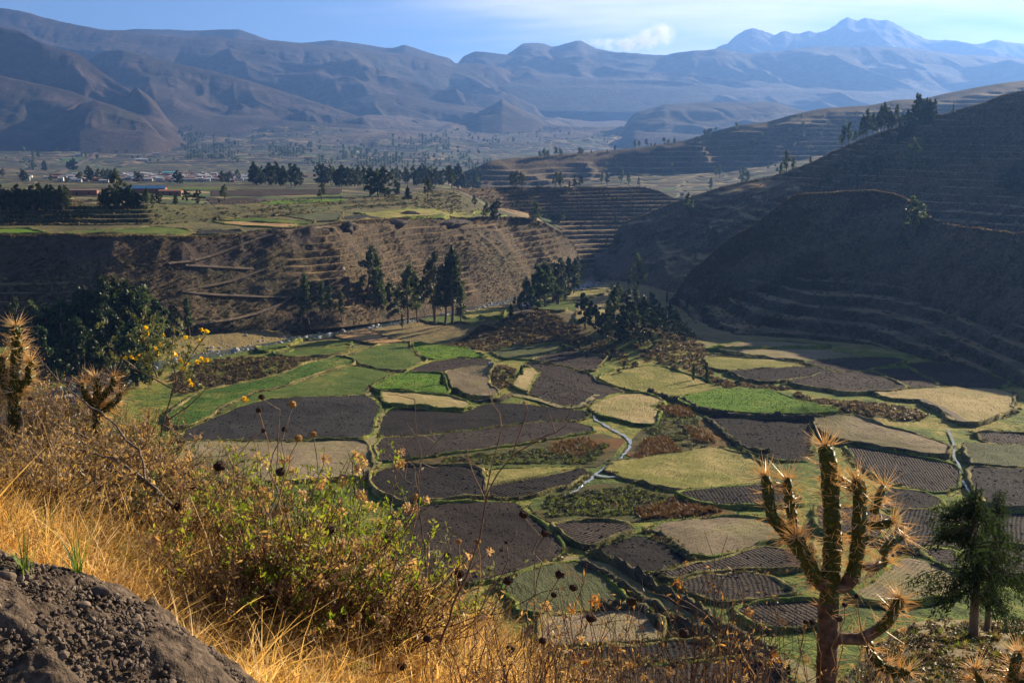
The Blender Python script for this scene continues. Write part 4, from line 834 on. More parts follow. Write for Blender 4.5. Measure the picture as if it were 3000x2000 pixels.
# ------------------------------------------------------------------ scatter by geometry nodes (uncountable stuff only)
def scatter(name, P, scale, srcs, label, tilt=0.15, idx=None, kind='stuff'):
    P = np.asarray(P, np.float32); m = len(P)
    me = bpy.data.meshes.new(name); me.vertices.add(m); me.vertices.foreach_set('co', P.ravel())
    a = me.attributes.new('sc', 'FLOAT', 'POINT'); a.data.foreach_set('value', np.broadcast_to(np.asarray(scale, np.float32), (m,)).copy())
    rot = np.column_stack([rng.normal(0, tilt, m), rng.normal(0, tilt, m), rng.uniform(0, 6.28, m)]).astype(np.float32)
    a = me.attributes.new('rot', 'FLOAT_VECTOR', 'POINT'); a.data.foreach_set('vector', rot.ravel())
    a = me.attributes.new('ix', 'INT', 'POINT'); a.data.foreach_set('value', (rng.integers(0, len(srcs), m) if idx is None else np.asarray(idx)).astype(np.int32))
    col = bpy.data.collections.new(name + '_source')
    for i, s_ in enumerate(srcs): col.objects.link(s_) if s_.name not in col.objects else None
    g = bpy.data.node_groups.new(name, 'GeometryNodeTree')
    g.interface.new_socket('Geometry', in_out='INPUT', socket_type='NodeSocketGeometry'); g.interface.new_socket('Geometry', in_out='OUTPUT', socket_type='NodeSocketGeometry')
    gi = g.nodes.new('NodeGroupInput'); go = g.nodes.new('NodeGroupOutput'); ip = g.nodes.new('GeometryNodeInstanceOnPoints'); ci = g.nodes.new('GeometryNodeCollectionInfo')
    ci.inputs['Collection'].default_value = col; ci.inputs['Separate Children'].default_value = True; ci.inputs['Reset Children'].default_value = True
    def na(nm, t):
        q = g.nodes.new('GeometryNodeInputNamedAttribute'); q.data_type = t; q.inputs['Name'].default_value = nm; return q.outputs['Attribute']
    g.links.new(gi.outputs[0], ip.inputs['Points']); g.links.new(ci.outputs[0], ip.inputs['Instance']); ip.inputs['Pick Instance'].default_value = True
    g.links.new(na('ix', 'INT'), ip.inputs['Instance Index']); g.links.new(na('rot', 'FLOAT_VECTOR'), ip.inputs['Rotation']); g.links.new(na('sc', 'FLOAT'), ip.inputs['Scale']); g.links.new(ip.outputs[0], go.inputs[0])
    o = link(bpy.data.objects.new(name, me)); md = o.modifiers.new('scatter', 'NODES'); md.node_group = g; tag(o, label, kind=kind); return o
def src(mb, name, mat, smooth=False):
    o = mb.obj(name, mat, None, smooth); COL.objects.unlink(o); return o
def leafmat(name, cols, trans=.35, tmul=1.3):
    n = N(name); c = n.ramp(n.noise(1.7, 3, n.nd('ShaderNodeTexCoord').outputs['Object']), [(0.3, cols[0]), (0.5, cols[1]), (0.7, cols[2])]); c = hsv_rand(n, c, .3)
    return n.done(n.leaf(c, trans, n.mix(1.0, c, (tmul, tmul, tmul * .7), 'MULTIPLY')))
M_bushD = leafmat('dry_brush_leaf', ((0.024, 0.018, 0.012), (0.07, 0.048, 0.028), (0.19, 0.13, 0.068)), .35)
M_bushO = leafmat('olive_brush_leaf', ((0.022, 0.026, 0.012), (0.045, 0.05, 0.02), (0.085, 0.085, 0.035)), .3)
M_tuft = leafmat('tuft_leaf', ((0.06, 0.10, 0.010), (0.15, 0.18, 0.022), (0.29, 0.24, 0.055)), .45)
M_tuftS = leafmat('straw_tuft_leaf', ((0.16, 0.11, 0.05), (0.30, 0.21, 0.09), (0.42, 0.31, 0.14)), .4)
M_rust = leafmat('rusty_sedge_leaf', ((0.055, 0.03, 0.009), (0.12, 0.058, 0.016), (0.2, 0.10, 0.03)), .35)
def dome_bush(nq, size, h=.7, flat=False):
    mb = MB(); d = rotv(nq); d[:, 2] = np.abs(d[:, 2]); r = rng.uniform(.45, 1, nq)[:, None] * (1 + .25 * rng.normal(size=(nq, 1)) * .5); C = d * r * np.array([1, 1, h]) ; C[:, 2] = np.maximum(C[:, 2], .02)
    U = rotv(nq) * size * rng.uniform(.6, 1.3, (nq, 1)); Vv = np.cross(U, rotv(nq)); Vv = Vv / (np.linalg.norm(Vv, axis=1)[:, None] + 1e-9) * size * .55; return mb.quads(C, U, Vv)
def tuft(nb_, ln, w, spread=.5, seg=3):
    mb = MB()
    for _ in range(nb_):
        a = rng.uniform(0, 6.28); b0 = np.array([math.cos(a), math.sin(a), 0]) * rng.uniform(0, .12) * ln; d = np.array([math.cos(a + rng.normal() * .6), math.sin(a + rng.normal() * .6), 0]); L = ln * rng.uniform(.5, 1.15); bend = rng.uniform(.15, 1.0) * spread
        t = np.linspace(0, 1, seg + 1)[:, None]; P = b0 + d * (bend * L * t ** 1.8) + np.array([0, 0, 1]) * L * (t - .35 * bend * t ** 2.2); s_ = np.cross(d, [0, 0, 1]); ww = w * (1 - .85 * t)
        V = np.stack([P - s_ * ww, P + s_ * ww], 1).reshape(-1, 3); F = [[2 * i, 2 * i + 1, 2 * i + 3, 2 * i + 2] for i in range(seg)]; mb.add(V, F)
    return mb
bD = [src(dome_bush(90, .2), 'brush_source', M_bushD) for _ in range(3)]; bO = [src(dome_bush(90, .2), 'brush_source', M_bushO) for _ in range(2)]
tG = [src(tuft(22, 1.0, .05, .7, 2), 'tuft_source', M_tuft) for _ in range(2)]; tS = [src(tuft(22, 1.0, .05, .7, 2), 'tuft_source', M_tuftS) for _ in range(2)]; tR = [src(tuft(26, 1.0, .045, .6, 2), 'tuft_source', M_rust) for _ in range(2)]
def on_grid(nm, m, tmin, tmax, xr, dens=None, steep=True):
    xs, X, Y, Z, T, _ = [t for t in TERR if t[5] == nm][0]
    ok = (T[:-1] >= tmin) & (T[:-1] <= tmax) & (xs[None] >= xr[0]) & (xs[None] <= xr[1]); ok[:, -1] = False
    A = np.hypot(np.diff(X, axis=1)[:-1], 0) * np.hypot(Y[1:, :-1] - Y[:-1, :-1], Z[1:, :-1] - Z[:-1, :-1]); w = A * ok[:, :-1]
    if dens is not None: w = w * dens(X[:-1, :-1], Y[:-1, :-1])
    if steep:
        sl = np.abs(Z[1:, :-1] - Z[:-1, :-1]) / (np.hypot(X[1:, :-1] - X[:-1, :-1], Y[1:, :-1] - Y[:-1, :-1]) + 1e-6); w = w * (.06 + sstep(.3, .7, sl))
    k = rng.choice(w.size, m, p=(w / w.sum()).ravel()); i, j = np.unravel_index(k, w.shape); u, v = rng.random((2, m))
    return np.column_stack([q[i, j] * (1 - u) + q[i + 1, j] * u + (q[i, j + 1] - q[i, j]) * v for q in (X, Y, Z)])
mixd = lambda sd_, f: (lambda X, Y: .25 + sstep(.4, .65, vnoise(X * f, Y * f, sd_)))
P = np.vstack([on_grid('front_hill_terrain', 3500, .02, 1.05, (1960, 3100), mixd(3, .05)), on_grid('front_hill_terrain', 5500, 1.0, 2.0, (1960, 3100), mixd(3, .05), False), on_grid('front_hill_terrain', 300, 1.95, 2.02, (1960, 3100), None, False)])
Pc = on_grid('front_hill_terrain', 2200, 1.965, 2.02, (1960, 3100), None, False); scatter('crest_grass', Pc, rng.uniform(.4, 1.1, len(Pc)), tS + tS + bD, 'backlit dry grass along the crest of the front hill', .25)  # bright straw fringe added to give the crest its rim of light
Pc = np.vstack([on_grid('hill_terrain', 2200, 1.96, 2.02, (1760, 3100), None, False), on_grid('plateau_terrain', 1500, 1.95, 2.03, (-200, 1700), None, False)]); scatter('rim_grass', Pc, rng.uniform(.5, 1.2, len(Pc)), tS + tS + bD, 'backlit dry grass along the far crests and the canyon rim', .25)
scatter('hill_brush', P, rng.uniform(.3, 1.05, len(P)), bD + bO, 'dry brush on the dark front hill')
P = on_grid('hill_terrain', 6500, .1, 2.0, (1760, 3100), mixd(4, .03)); scatter('slope_brush', P, rng.uniform(.4, 1.2, len(P)), bD + bO, 'dry brush on the terraced right hill')
P = np.vstack([on_grid('plateau_terrain', 5200, .02, 1.95, (-200, 1700), mixd(5, .05)), on_grid('plateau_terrain', 900, 1.95, 2.06, (-200, 1700), None, False)])
scatter('canyon_brush', P, rng.uniform(.3, 1.0, len(P)), bD + bO, 'brush on the canyon wall')
P = on_grid('plateau_terrain', 3500, 2.95, 4.1, (-200, 1350), mixd(6, .03)); scatter('terrace_brush', P, rng.uniform(.4, 1.3, len(P)), bO + tS, 'grass and bushes along the plateau terraces')
P = on_grid('terraced_spur_terrain', 3500, .05, 2.0, (1250, 2050), mixd(7, .03)); scatter('spur_brush', P, rng.uniform(.5, 1.5, len(P)), bD + bO, 'brush on the terraced spur')
TP = np.vstack(TUFTS); k = len(TP); kh = (vnoise(TP[:, 0] * .05, TP[:, 1] * .05, 53) > .56) & (rng.random(len(TP)) < .8); scatter('bank_bushes', TP[kh] + rng.normal(0, .3, (kh.sum(), 3)) * [1, 1, 0], rng.uniform(.35, .95, kh.sum()), bO + bO + bD[:1], 'dark bushes along the field banks', .2); scatter('bank_grass', np.vstack([TP, TP + rng.normal(0, .5, (k, 3)) * [1, 1, .1]]), rng.uniform(.25, .8, 2 * k), tG + tG + tS + bO[:1], 'tufts of grass on the field banks', .3)
n = N('soil_clod'); M_clod = n.done(n.bsdf(hsv_rand(n, n.ramp(n.noise(3, 3), [(0.3, (0.014, 0.010, 0.009)), (0.6, (0.05, 0.037, 0.03)), (0.75, (0.10, 0.078, 0.064))]), .5), .95))
def clod_mb():
    import bmesh
    b = bmesh.new(); bmesh.ops.create_icosphere(b, subdivisions=1, radius=1); V = np.array([v.co[:] for v in b.verts]); F = np.array([[v.index for v in f.verts] + [f.verts[2].index] for f in b.faces]); b.free(); return MB().add(V * rng.uniform(.6, 1.25, (len(V), 1)) * [1.2, 1, .6], F)
CLOD = [src(clod_mb(), 'clod_source', M_clod) for _ in range(3)]
gp = np.vstack([q for k_ in ('dark', 'brown', 'grey') for q in GRAIN[k_]]); scatter('soil_clods', gp, np.clip(rng.lognormal(-2.0, .4, len(gp)), .06, .3), CLOD, 'clods of earth on the ploughed fields', .6)
gp = np.vstack([q for k_ in ('straw', 'stubble', 'gold') for q in GRAIN[k_]]); scatter('field_stubble', gp, rng.uniform(.07, .26, len(gp)), tS + tS + tG[:1], 'stubble and straw on the dry fields', .4)
gp = np.vstack([q for k_ in ('pasture', 'green', 'sprout') for q in GRAIN[k_]]); scatter('pasture_grass', gp, rng.uniform(.08, .3, len(gp)), tG + tG + tS[:1], 'rough grass on the pastures', .4)
M_crop = leafmat('crop_leaf', ((0.022, 0.055, 0.006), (0.045, 0.105, 0.008), (0.085, 0.16, 0.015)), .4)
tC = [src(tuft(18, 1.0, .06, .6, 2), 'crop_source', M_crop) for _ in range(2)]
gp = np.vstack([q for k_ in ('vivid', 'crop') for q in GRAIN[k_]]); scatter('crop_plants', np.vstack([gp, gp + rng.normal(0, .5, gp.shape) * [1, 1, 0]]), rng.uniform(.12, .38, 2 * len(gp)), tC, 'young green crop in the bright fields', .3)
def floor_scatter(m, polys, jitter=0):
    out = []
    for poly, q in polys:
        Wp = np.array([onfloor(x, y) for x, y in poly]); lo, hi = Wp.min(0), Wp.max(0); G = rng.uniform(lo, hi, (q * 3, 2)); ins = np.zeros(len(G), bool); j = len(Wp) - 1
        for i in range(len(Wp)):
            cnd = ((Wp[i, 1] > G[:, 1]) != (Wp[j, 1] > G[:, 1])); xi = (Wp[j, 0] - Wp[i, 0]) * (G[:, 1] - Wp[i, 1]) / (Wp[j, 1] - Wp[i, 1] + 1e-12) + Wp[i, 0]; ins ^= cnd & (G[:, 0] < xi); j = i
        out.append(G[ins][:q])
    G = np.vstack(out); return np.column_stack([G, floor_fn(G[:, 0], G[:, 1]) + .1])
P = floor_scatter(0, [([(1290,1020),(1400,960),(1500,930),(1600,912),(1700,960),(1720,1000),(1650,1008),(1500,1012),(1440,1030),(1340,1015)], 1500), ([(1700,970),(1800,1010),(1880,1080),(1780,1060),(1660,1010)], 250), ([(580,1065),(700,1050),(850,1052),(975,1045),(980,1052),(850,1085),(600,1145),(520,1160),(500,1100)], 1100), ([(2330,1165),(2500,1180),(2600,1185),(2720,1215),(2690,1235),(2560,1225),(2460,1205),(2330,1150)], 700), ([(1420,1100),(1480,1075),(1510,1085),(1500,1130),(1440,1150),(1410,1130)], 350), ([(1860,1050),(2000,1000),(2060,1010),(2080,1050),(2090,1120),(2000,1080),(1900,1060)], 600), ([(2060,1100),(2200,1130),(2330,1140),(2250,1148),(2130,1143)], 350), ([(1780,940),(1900,880),(2000,940),(2060,1000),(1950,1010),(1850,1000)], 500)])
scatter('knoll_brush', P, rng.uniform(.3, 1.3, len(P)), bD + tS + tS + tS[:1], 'dry brush on the knolls and banks of the valley floor', .2)
P = floor_scatter(0, [([(1860,1335),(1890,1290),(1960,1285),(2000,1330),(1930,1335),(1870,1352)], 700), ([(1930,1190),(2010,1195),(2040,1225),(1980,1225),(1940,1205)], 350), ([(1620,1300),(1720,1285),(1760,1310),(1700,1345),(1600,1330)], 350), ([(1850,1500),(1960,1470),(2120,1500),(2000,1520),(1880,1525)], 500), ([(2000,1250),(2060,1260),(2100,1300),(2040,1300)], 200)])
scatter('rusty_sedge', P, rng.uniform(.5, 1.3, len(P)), tR, 'rusty brown sedge in the wet meadows', .2)
P = floor_scatter(0, [([(1900,1200),(2040,1230),(2100,1300),(1900,1330),(1890,1260)], 500), ([(1300,1345),(1700,1300),(1790,1300),(1740,1360),(1300,1366)], 900), ([(1600,1460),(1850,1425),(1970,1460),(1900,1510),(1600,1515)], 900)])
scatter('marsh_grass', P, rng.uniform(.35, .9, len(P)), tG + bO, 'rough grass in the wet meadows', .2)
gx = rng.uniform(-600, 3300, 120000); gyy = rng.uniform(1010, 2080, 120000); GX, GY = to_plane(gx, gyy)
w_ = sstep(.42, .6, vnoise(GX * .09, GY * .09, 44)) * (GY / 400) ** 1.0; k = rng.random(len(GX)) < np.clip(w_, 0, 1) * .8
P = np.column_stack([GX, GY, floor_fn(GX, GY)])[k][:34000]; scatter('meadow_grass', P, rng.uniform(.12, .4, len(P)), tG + tG + tS, 'tufts of grass between the fields', .3)
# stones of the river bed
n = N('river_stone'); M_stone = n.done(n.bsdf(hsv_rand(n, n.ramp(n.noise(2, 4), [(0.3, (0.2, 0.19, 0.185)), (0.6, (0.38, 0.36, 0.35))]), .4), .8, n.bump(n.noise(5, 3), .4, .1)))
def stone_mb(sub=2):
    import bmesh
    b = bmesh.new(); bmesh.ops.create_icosphere(b, subdivisions=sub, radius=1); V = np.array([v.co[:] for v in b.verts]); F = np.array([[v.index for v in f.verts] + [f.verts[2].index] for f in b.faces]); b.free()
    s_ = rng.uniform(0, 50, 3); V = V * (1 + .55 * fbm(V[:, 0] * 1.3 + s_[0] + V[:, 2], V[:, 1] * 1.3 + s_[1] - V[:, 2], 3, 5))[:, None] * rng.uniform(.7, 1.2, 3); V[:, 2] *= .75; return MB().add(V, F)
STN = [src(stone_mb(), 'stone_source', M_stone, False) for _ in range(4)]
q = rng.uniform(0, len(rw) - 1.01, 2600); i = q.astype(int); f = (q - i)[:, None]; PR = rw[i] * (1 - f) + rw[i + 1] * f + rng.normal(0, 9, (len(q), 2)); P = np.column_stack([PR, np.maximum(floor_fn(PR[:, 0], PR[:, 1]), base_plane(PR[:, 0], PR[:, 1]) - 4.6 + 3.4 * sstep(600, 720, PR[:, 1]))])
P = P[P[:, 1] < 760]; scatter('river_stones', P, np.clip(rng.lognormal(-.7, .55, len(P)), .2, 2.2), STN, 'grey stones in the river bed', .5)

# ------------------------------------------------------------------ trees
n = N('bark'); M_bark = n.done(n.bsdf(n.ramp(n.noise(2.5, 5, n.map(n.pos, sc=(1, 1, .3))), [(0.35, (0.06, 0.045, 0.035)), (0.6, (0.16, 0.125, 0.095)), (0.75, (0.26, 0.215, 0.17))]), .9, n.bump(n.noise(4, 4), .5, .1)))
def treeleaf(name, a, b, c, tr=.28):
    n = N(name); col = n.ramp(n.noise(.35, 3), [(0.35, a), (0.5, b), (0.68, c)]); col = hsv_rand(n, col, .42); return n.done(n.leaf(col, tr, n.mix(1.0, col, (1.4, 1.5, .6), 'MULTIPLY'), .55, .25))
M_euc = treeleaf('eucalyptus_leaf', (0.022, 0.034, 0.015), (0.048, 0.066, 0.03), (0.10, 0.115, 0.055), .38)
M_dense = treeleaf('cypress_leaf', (0.014, 0.026, 0.011), (0.024, 0.042, 0.016), (0.042, 0.06, 0.024))
M_pop = treeleaf('poplar_leaf', (0.02, 0.045, 0.012), (0.035, 0.07, 0.018), (0.06, 0.10, 0.03))
def crown_quads(mb, C0, rad, m, ls, droop=.6):
    d = rotv(m); r = rng.random(m) ** (1 / 2.4); C = C0 + d * r[:, None] * np.asarray(rad)
    U = rotv(m) * .8; U[:, 2] -= droop; U /= np.linalg.norm(U, axis=1)[:, None]; Vv = np.cross(U, rotv(m)); Vv /= np.linalg.norm(Vv, axis=1)[:, None] + 1e-9
    s_ = ls * rng.uniform(.6, 1.5, (m, 1)); mb.quads(C, U * s_, Vv * s_ * .55)
def eucalyptus(seed, bare=.3, width=.2, ncl=26, nq=85, ls=.021, two=False):
    """tree of height 1"""
    global rng; keep = rng; rng = np.random.default_rng(seed); t = MB(); c = MB()
    stems = [(np.array([0, 0, 0.]), rng.uniform(-.07, .07, 2), 1.0)]
    if two: stems.append((np.array([.02, .01, 0.]), rng.uniform(-.14, .14, 2), .85))
    for b0, lean, hh in stems:
        z = np.linspace(-.02, .93 * hh, 9); P = np.column_stack([b0[0] + lean[0] * z + .012 * np.sin(z * 9 + seed), b0[1] + lean[1] * z + .012 * np.cos(z * 8 + seed), z]); t.tube(P, .017 * (1 - .85 * z / (hh)) + .002, 6)
        for k in range(ncl // len(stems)):
            f = bare + (1 - bare) * ((k + rng.random()) / (ncl // len(stems))); zb = f * hh * .93; B = np.array([np.interp(zb, z, P[:, 0]), np.interp(zb, z, P[:, 1]), zb * .96]); a = rng.uniform(0, 6.28)
            ln = width * rng.uniform(.35, 1.0) * (1.05 - .75 * max(0, f - .45) / .55) * (.55 + .45 * min(1, (f - bare) / .2 + .3)); up = rng.uniform(.2, .9)
            E = B + np.array([math.cos(a) * ln, math.sin(a) * ln, up * ln * .9]); t.tube([B, (B + E) / 2 + [0, 0, -.08 * ln], E], [.006, .004, .002], 4, cap=False)
            rr = rng.uniform(.045, .085) * (1.1 - .35 * f); crown_quads(c, E, (rr, rr, rr * rng.uniform(.8, 1.25)), nq, ls)
        crown_quads(c, np.array([P[-1, 0], P[-1, 1], .95 * hh]), (.045, .045, .07), nq, ls)
    rng = keep; return t, c
def columnar(seed, w=.085, nq=900, ls=.025, taper=True):
    global rng; keep = rng; rng = np.random.default_rng(seed); t = MB(); c = MB(); t.tube([[0, 0, -.02], [0, 0, .5], [0, 0, .95]], [.02, .012, .003], 6)
    z = rng.random(nq); r = w * (np.minimum(z / .18, 1) * (1 - .9 * z ** 2.2) if taper else np.sqrt(np.maximum(0, 1 - (2 * z - 1) ** 2))) * (1 + .3 * np.sin(z * 23 + seed)) * rng.random(nq) ** .4; a = rng.uniform(0, 6.28, nq)
    C = np.column_stack([r * np.cos(a), r * np.sin(a), .05 + .95 * z]); U = rotv(nq) * .4 + [0, 0, 1]; U /= np.linalg.norm(U, axis=1)[:, None]; Vv = np.cross(U, rotv(nq)); Vv /= np.linalg.norm(Vv, axis=1)[:, None]; s_ = ls * rng.uniform(.6, 1.4, (nq, 1)); c.quads(C, U * s_, Vv * s_ * .6); rng = keep; return t, c
PROTO = {}
def proto(kind, tc_, mat):
    t, c = tc_; to = t.obj('trunk', M_bark); co = c.obj('crown', mat, None, False); COL.objects.unlink(to); COL.objects.unlink(co); PROTO.setdefault(kind, []).append((to.data, co.data))
for s_ in range(5): proto('euc', eucalyptus(200 + s_, .28, .2, 30, 74, .02, s_ % 2 == 0), M_euc)
for s_ in range(3): proto('thin', eucalyptus(230 + s_, .3, .12, 20, 70, .02), M_euc)
for s_ in range(4): proto('dense', eucalyptus(260 + s_, .08, .25, 44, 92, .023, True), M_dense)
for s_ in range(2): proto('round', eucalyptus(290 + s_, .15, .42, 34, 110, .03, True), M_dense)
for s_ in range(2): proto('col', columnar(310 + s_), M_pop)
for s_ in range(2): proto('conifer', columnar(330 + s_, .2, 1500, .03), M_dense)
KNAME = {'euc': 'eucalyptus_tree', 'thin': 'eucalyptus_tree', 'dense': 'dense_tree', 'round': 'spreading_tree', 'col': 'poplar_tree', 'conifer': 'conifer_tree'}
TREE_N = 0
def tree(x, y, hpx, kind='euc', label=None, group=None, only=None, wid=1.0, p=None, skip=()):
    global TREE_N
    if p is None: p = lookup(x, y, only=only, skip=skip)
    if p is None: return None
    d = p[1] * CP - p[2] * SP_; h = hpx * d / FOC
    var = PROTO[kind][TREE_N % len(PROTO[kind])]; TREE_N += 1
    e = empty(KNAME[kind], (p[0], p[1], p[2] - .1), random.uniform(0, 6.28)); e.scale = (h * wid, h * wid, h)
    for nm, me_ in zip(('trunk', 'crown'), var): link(bpy.data.objects.new(nm, me_), e)
    tag(e, label, 'tree', group); return e
G_ = 'eucalyptus grove by the river on the left'
for x, y, h, k in [(50,1060,190,'euc'),(105,1085,205,'euc'),(150,1080,190,'dense'),(190,1100,230,'dense'),(250,1110,270,'dense'),(300,1105,290,'dense'),(340,1095,285,'euc'),(380,1090,270,'dense'),(425,1075,240,'euc'),(455,1055,180,'dense'),(225,1150,220,'dense'),(330,1150,240,'dense'),(130,1130,180,'dense'),(400,1130,200,'dense')]:
    tree(x, y, h, k, 'tall dark tree crowded in the grove at the river bend', G_, only=('ground',), wid=1.15)
tree(515,992,110,'euc','bushy eucalyptus just beside the dark river grove', None, ('ground',)); tree(558,988,122,'thin','slim eucalyptus standing apart from the dark river grove', None, ('ground',))
G_ = 'tall eucalyptus row on the riverside flat'
for x, y, h, k, lab in [(1078,946,225,'euc','leftmost tall eucalyptus of the riverside row'),(1112,952,165,'thin','leaning pale eucalyptus beside the leftmost riverside one'),(1193,948,175,'euc','bushy eucalyptus in the middle of the riverside row'),(1225,945,150,'thin','short eucalyptus in the middle of the riverside row'),(1272,952,220,'euc','broad eucalyptus with bare trunks in the riverside row'),(1300,954,215,'euc',None),(1322,950,228,'euc','tallest eucalyptus at the right end of the riverside row'),(1025,958,62,'conifer','small dark conifer left of the riverside eucalyptus row'),(1176,962,48,'col','little columnar tree in front of the riverside row'),(1345,948,120,'thin',None),(1150,945,120,'dense',None)]:
    tree(x, y, h, k, lab or 'eucalyptus half hidden behind the riverside row', G_, ('ground',), wid=1.05)
for x, y, h in [(905,945,150),(945,940,120),(965,935,100),(1000,940,90),(880,945,90)]: tree(x, y, h, 'thin', 'thin pale eucalyptus at the foot of the canyon wall', 'thin trees under the canyon wall', ('ground', 'plateau_terrain'))
for x, y, h, k in [(1570,908,135,'dense'),(1600,902,140,'euc'),(1635,895,140,'euc'),(1660,880,125,'dense'),(1685,862,105,'euc'),(1545,905,95,'euc'),(1620,890,120,'dense')]: tree(x, y, h, k, 'eucalyptus in the clump behind the tin roofed hut', 'eucalyptus clump behind the hut', ('ground',), 1.2)
tree(1525,915,60,'round','low dark bush tree left of the hut',None,('ground',)); tree(1500,930,42,'conifer','small dark shrub tree on the knoll shoulder',None,('ground',))
for x, y, h, k, lab in [(1712,962,105,'round','spreading dark tree on the right shoulder of the knoll'),(1745,965,75,'round','low spreading tree beside the knoll'),(1800,975,140,'euc','dark eucalyptus at the foot of the right hill'),(1825,1000,110,'dense','dense tree in the shaded gully'),(1870,860,120,'euc','tall airy eucalyptus above the gully'),(1848,850,70,'thin','small eucalyptus beside the airy one'),(1780,960,70,'dense','dense dark bush tree in the gully'),(1850,985,70,'dense','dense low tree against the shaded hillside'),(2013,915,62,'col','lone poplar at the foot of the front hill'),(2028,1120,62,'col','left poplar of the pair by the pasture'),(2069,1129,70,'col','right poplar of the pair by the pasture'),(1955,890,42,'col','small poplar in the shade of the gully'),(1815,1005,50,'col','slim poplar shrub below the gully trees')]: tree(x, y, h, k, lab, None, None)
for x, y, h, k in [(1765,985,70,'dense'),(1790,1000,85,'euc'),(1835,960,95,'dense'),(1860,975,80,'euc'),(1885,955,90,'dense'),(1905,985,70,'round'),(1930,960,75,'dense'),(1950,990,60,'round'),(1980,975,70,'dense'),(1875,1010,45,'round'),(1915,1020,40,'round'),(1840,925,85,'euc'),(1870,915,80,'thin'),(1905,925,70,'dense'),(1815,900,75,'euc'),(1960,945,55,'dense'),(2000,1000,50,'round'),(1780,925,60,'thin')]: tree(x, y, h, k, 'dark tree crowded in the shaded gully below the right hill', 'gully trees', None, 1.2)
Pg = floor_scatter(0, [([(1760,960),(1840,900),(1960,900),(2040,990),(2040,1030),(1900,1040),(1800,1010)], 900)]); scatter('gully_brush', Pg, rng.uniform(.5, 1.7, len(Pg)), bO + bD, 'dark brush in the gully below the right hill', .2)
for x, y, h in [(1830,1085,30),(1862,1082,26),(1815,1100,22),(1298,1135,42),(1526,1105,36),(2100,1135,26),(2165,1140,32),(2210,1148,20),(2255,1138,22),(2290,1140,18)]: tree(x, y, h, 'round' if h < 35 else 'conifer', 'dark rounded bush at a field edge', 'dark bushes along the field edges', ('ground',))
tree(2672,700,125,'euc','green eucalyptus on the crest of the front hill',None,None,1.25); tree(2640,735,70,'thin','small green tree just below the crest of the front hill',None,None,1.3)
G_ = 'trees on the crest of the right hill'
for zx, zy, zh, k in [(985,1065,185,'thin'),(975,1070,100,'euc'),(1090,1035,135,'thin'),(1140,1005,125,'thin'),(1180,990,70,'euc'),(1215,975,110,'thin'),(1245,965,130,'euc'),(1270,955,155,'thin'),(1310,945,130,'euc'),(1345,930,110,'euc'),(1365,925,150,'thin'),(1392,920,160,'euc'),(1420,915,130,'euc'),(1445,905,90,'euc'),(1472,890,130,'thin'),(1510,890,80,'dense'),(1545,885,100,'dense'),(1580,880,120,'dense'),(1610,870,170,'thin'),(1630,870,160,'dense'),(1650,860,130,'euc'),(1680,850,130,'dense'),(1700,840,120,'euc'),(1725,830,110,'dense'),(1748,805,60,'col'),(1860,795,66,'col')]:
    tree(2000 + zx * .4253, zy * .4253 + 2, zh * .4253 * 1.35, k, 'eucalyptus in the row climbing the crest of the right hill', G_, ('hill_terrain',))
for zx, zy, zh, k in [(1300,1180,115,'euc'),(1350,1200,130,'dense'),(1000,1290,130,'euc'),(950,1320,80,'euc'),(1190,1290,90,'euc'),(1130,1310,90,'euc'),(1590,1190,215,'euc'),(1680,1170,90,'thin'),(1400,1100,80,'thin'),(1060,1180,50,'round'),(1120,1190,60,'thin'),(1240,1200,90,'dense'),(1420,990,90,'dense'),(1500,980,110,'dense'),(1560,960,100,'dense')]:
    tree(2000 + zx * .4253, zy * .4253, zh * .4253 * 1.1, k, 'eucalyptus scattered on the terraced right hill below its crest', 'trees on the face of the right hill', ('hill_terrain',), 1.15)
for zx, zy, zh in [(670,1215,100),(720,1195,165),(760,1190,120),(880,1130,60),(30,1480,160),(60,1490,130),(200,400 / .4253 * 2.0, 60)]:
    tree(2000 + zx * .4253, zy * .4253 + 3, zh * .4253, 'thin', 'slim eucalyptus low on the shoulder of the right hill', 'trees on the hill shoulder', ('hill_terrain',), 1.3)
tree(2090,722,60,'euc','bushy tree on the slope behind the front hill',None,('hill_terrain',),1.3); tree(2960,560,75,'dense','dense dark trees at the far right of the hill',None,('hill_terrain',),1.2); tree(2985,575,90,'dense','tall dense tree at the far right of the hill',None,('hill_terrain',),1.2)
G_ = 'trees on the hazy spur crest'
for zx, zy, zh in [(1075,1092,30),(1115,1095,55),(1140,1090,50),(1175,1088,65),(1225,1082,75),(1200,1085,50),(1370,1090,55),(1400,1090,75),(1420,1088,60),(1480,1078,70),(1500,1075,60),(1520,1074,45),(1640,1070,60),(1660,1068,55),(1720,1060,30),(1885,1042,45),(1830,1050,25),(2020,1015,55),(2045,1015,50),(2100,1012,60),(2130,1012,30),(2160,1010,30),(2260,1004,50),(2290,1002,55),(2230,1005,30)]:
    tree(1000 + zx * .4253, zy * .4253 + 1, zh * .4253, 'euc', 'hazy eucalyptus on the crest of the middle spur', G_, ('spur_terrain',), 1.2)
for zx, zy, zh in [(150,948,60),(190,938,60),(170,942,60),(115,960,20),(600,885,20),(640,880,22)]: tree(2000 + zx * .4253, zy * .4253 + 1, zh * .4253, 'euc', 'hazy tree in the clump where the spur rises', 'trees where the spur rises', ('spur_terrain',), 1.2)
for x, y, h in [(1820,540,50),(1840,545,45),(1870,548,30),(2100,520,30),(2110,522,40),(2180,548,60),(2190,550,50),(2230,552,30),(2080,560,40),(1780,545,40),(1760,540,35),(2250,500,25)]: tree(x, y, h, 'thin', 'hazy tree among the small fields below the spur', 'trees below the spur', ('spur_terrain',), 1.4)
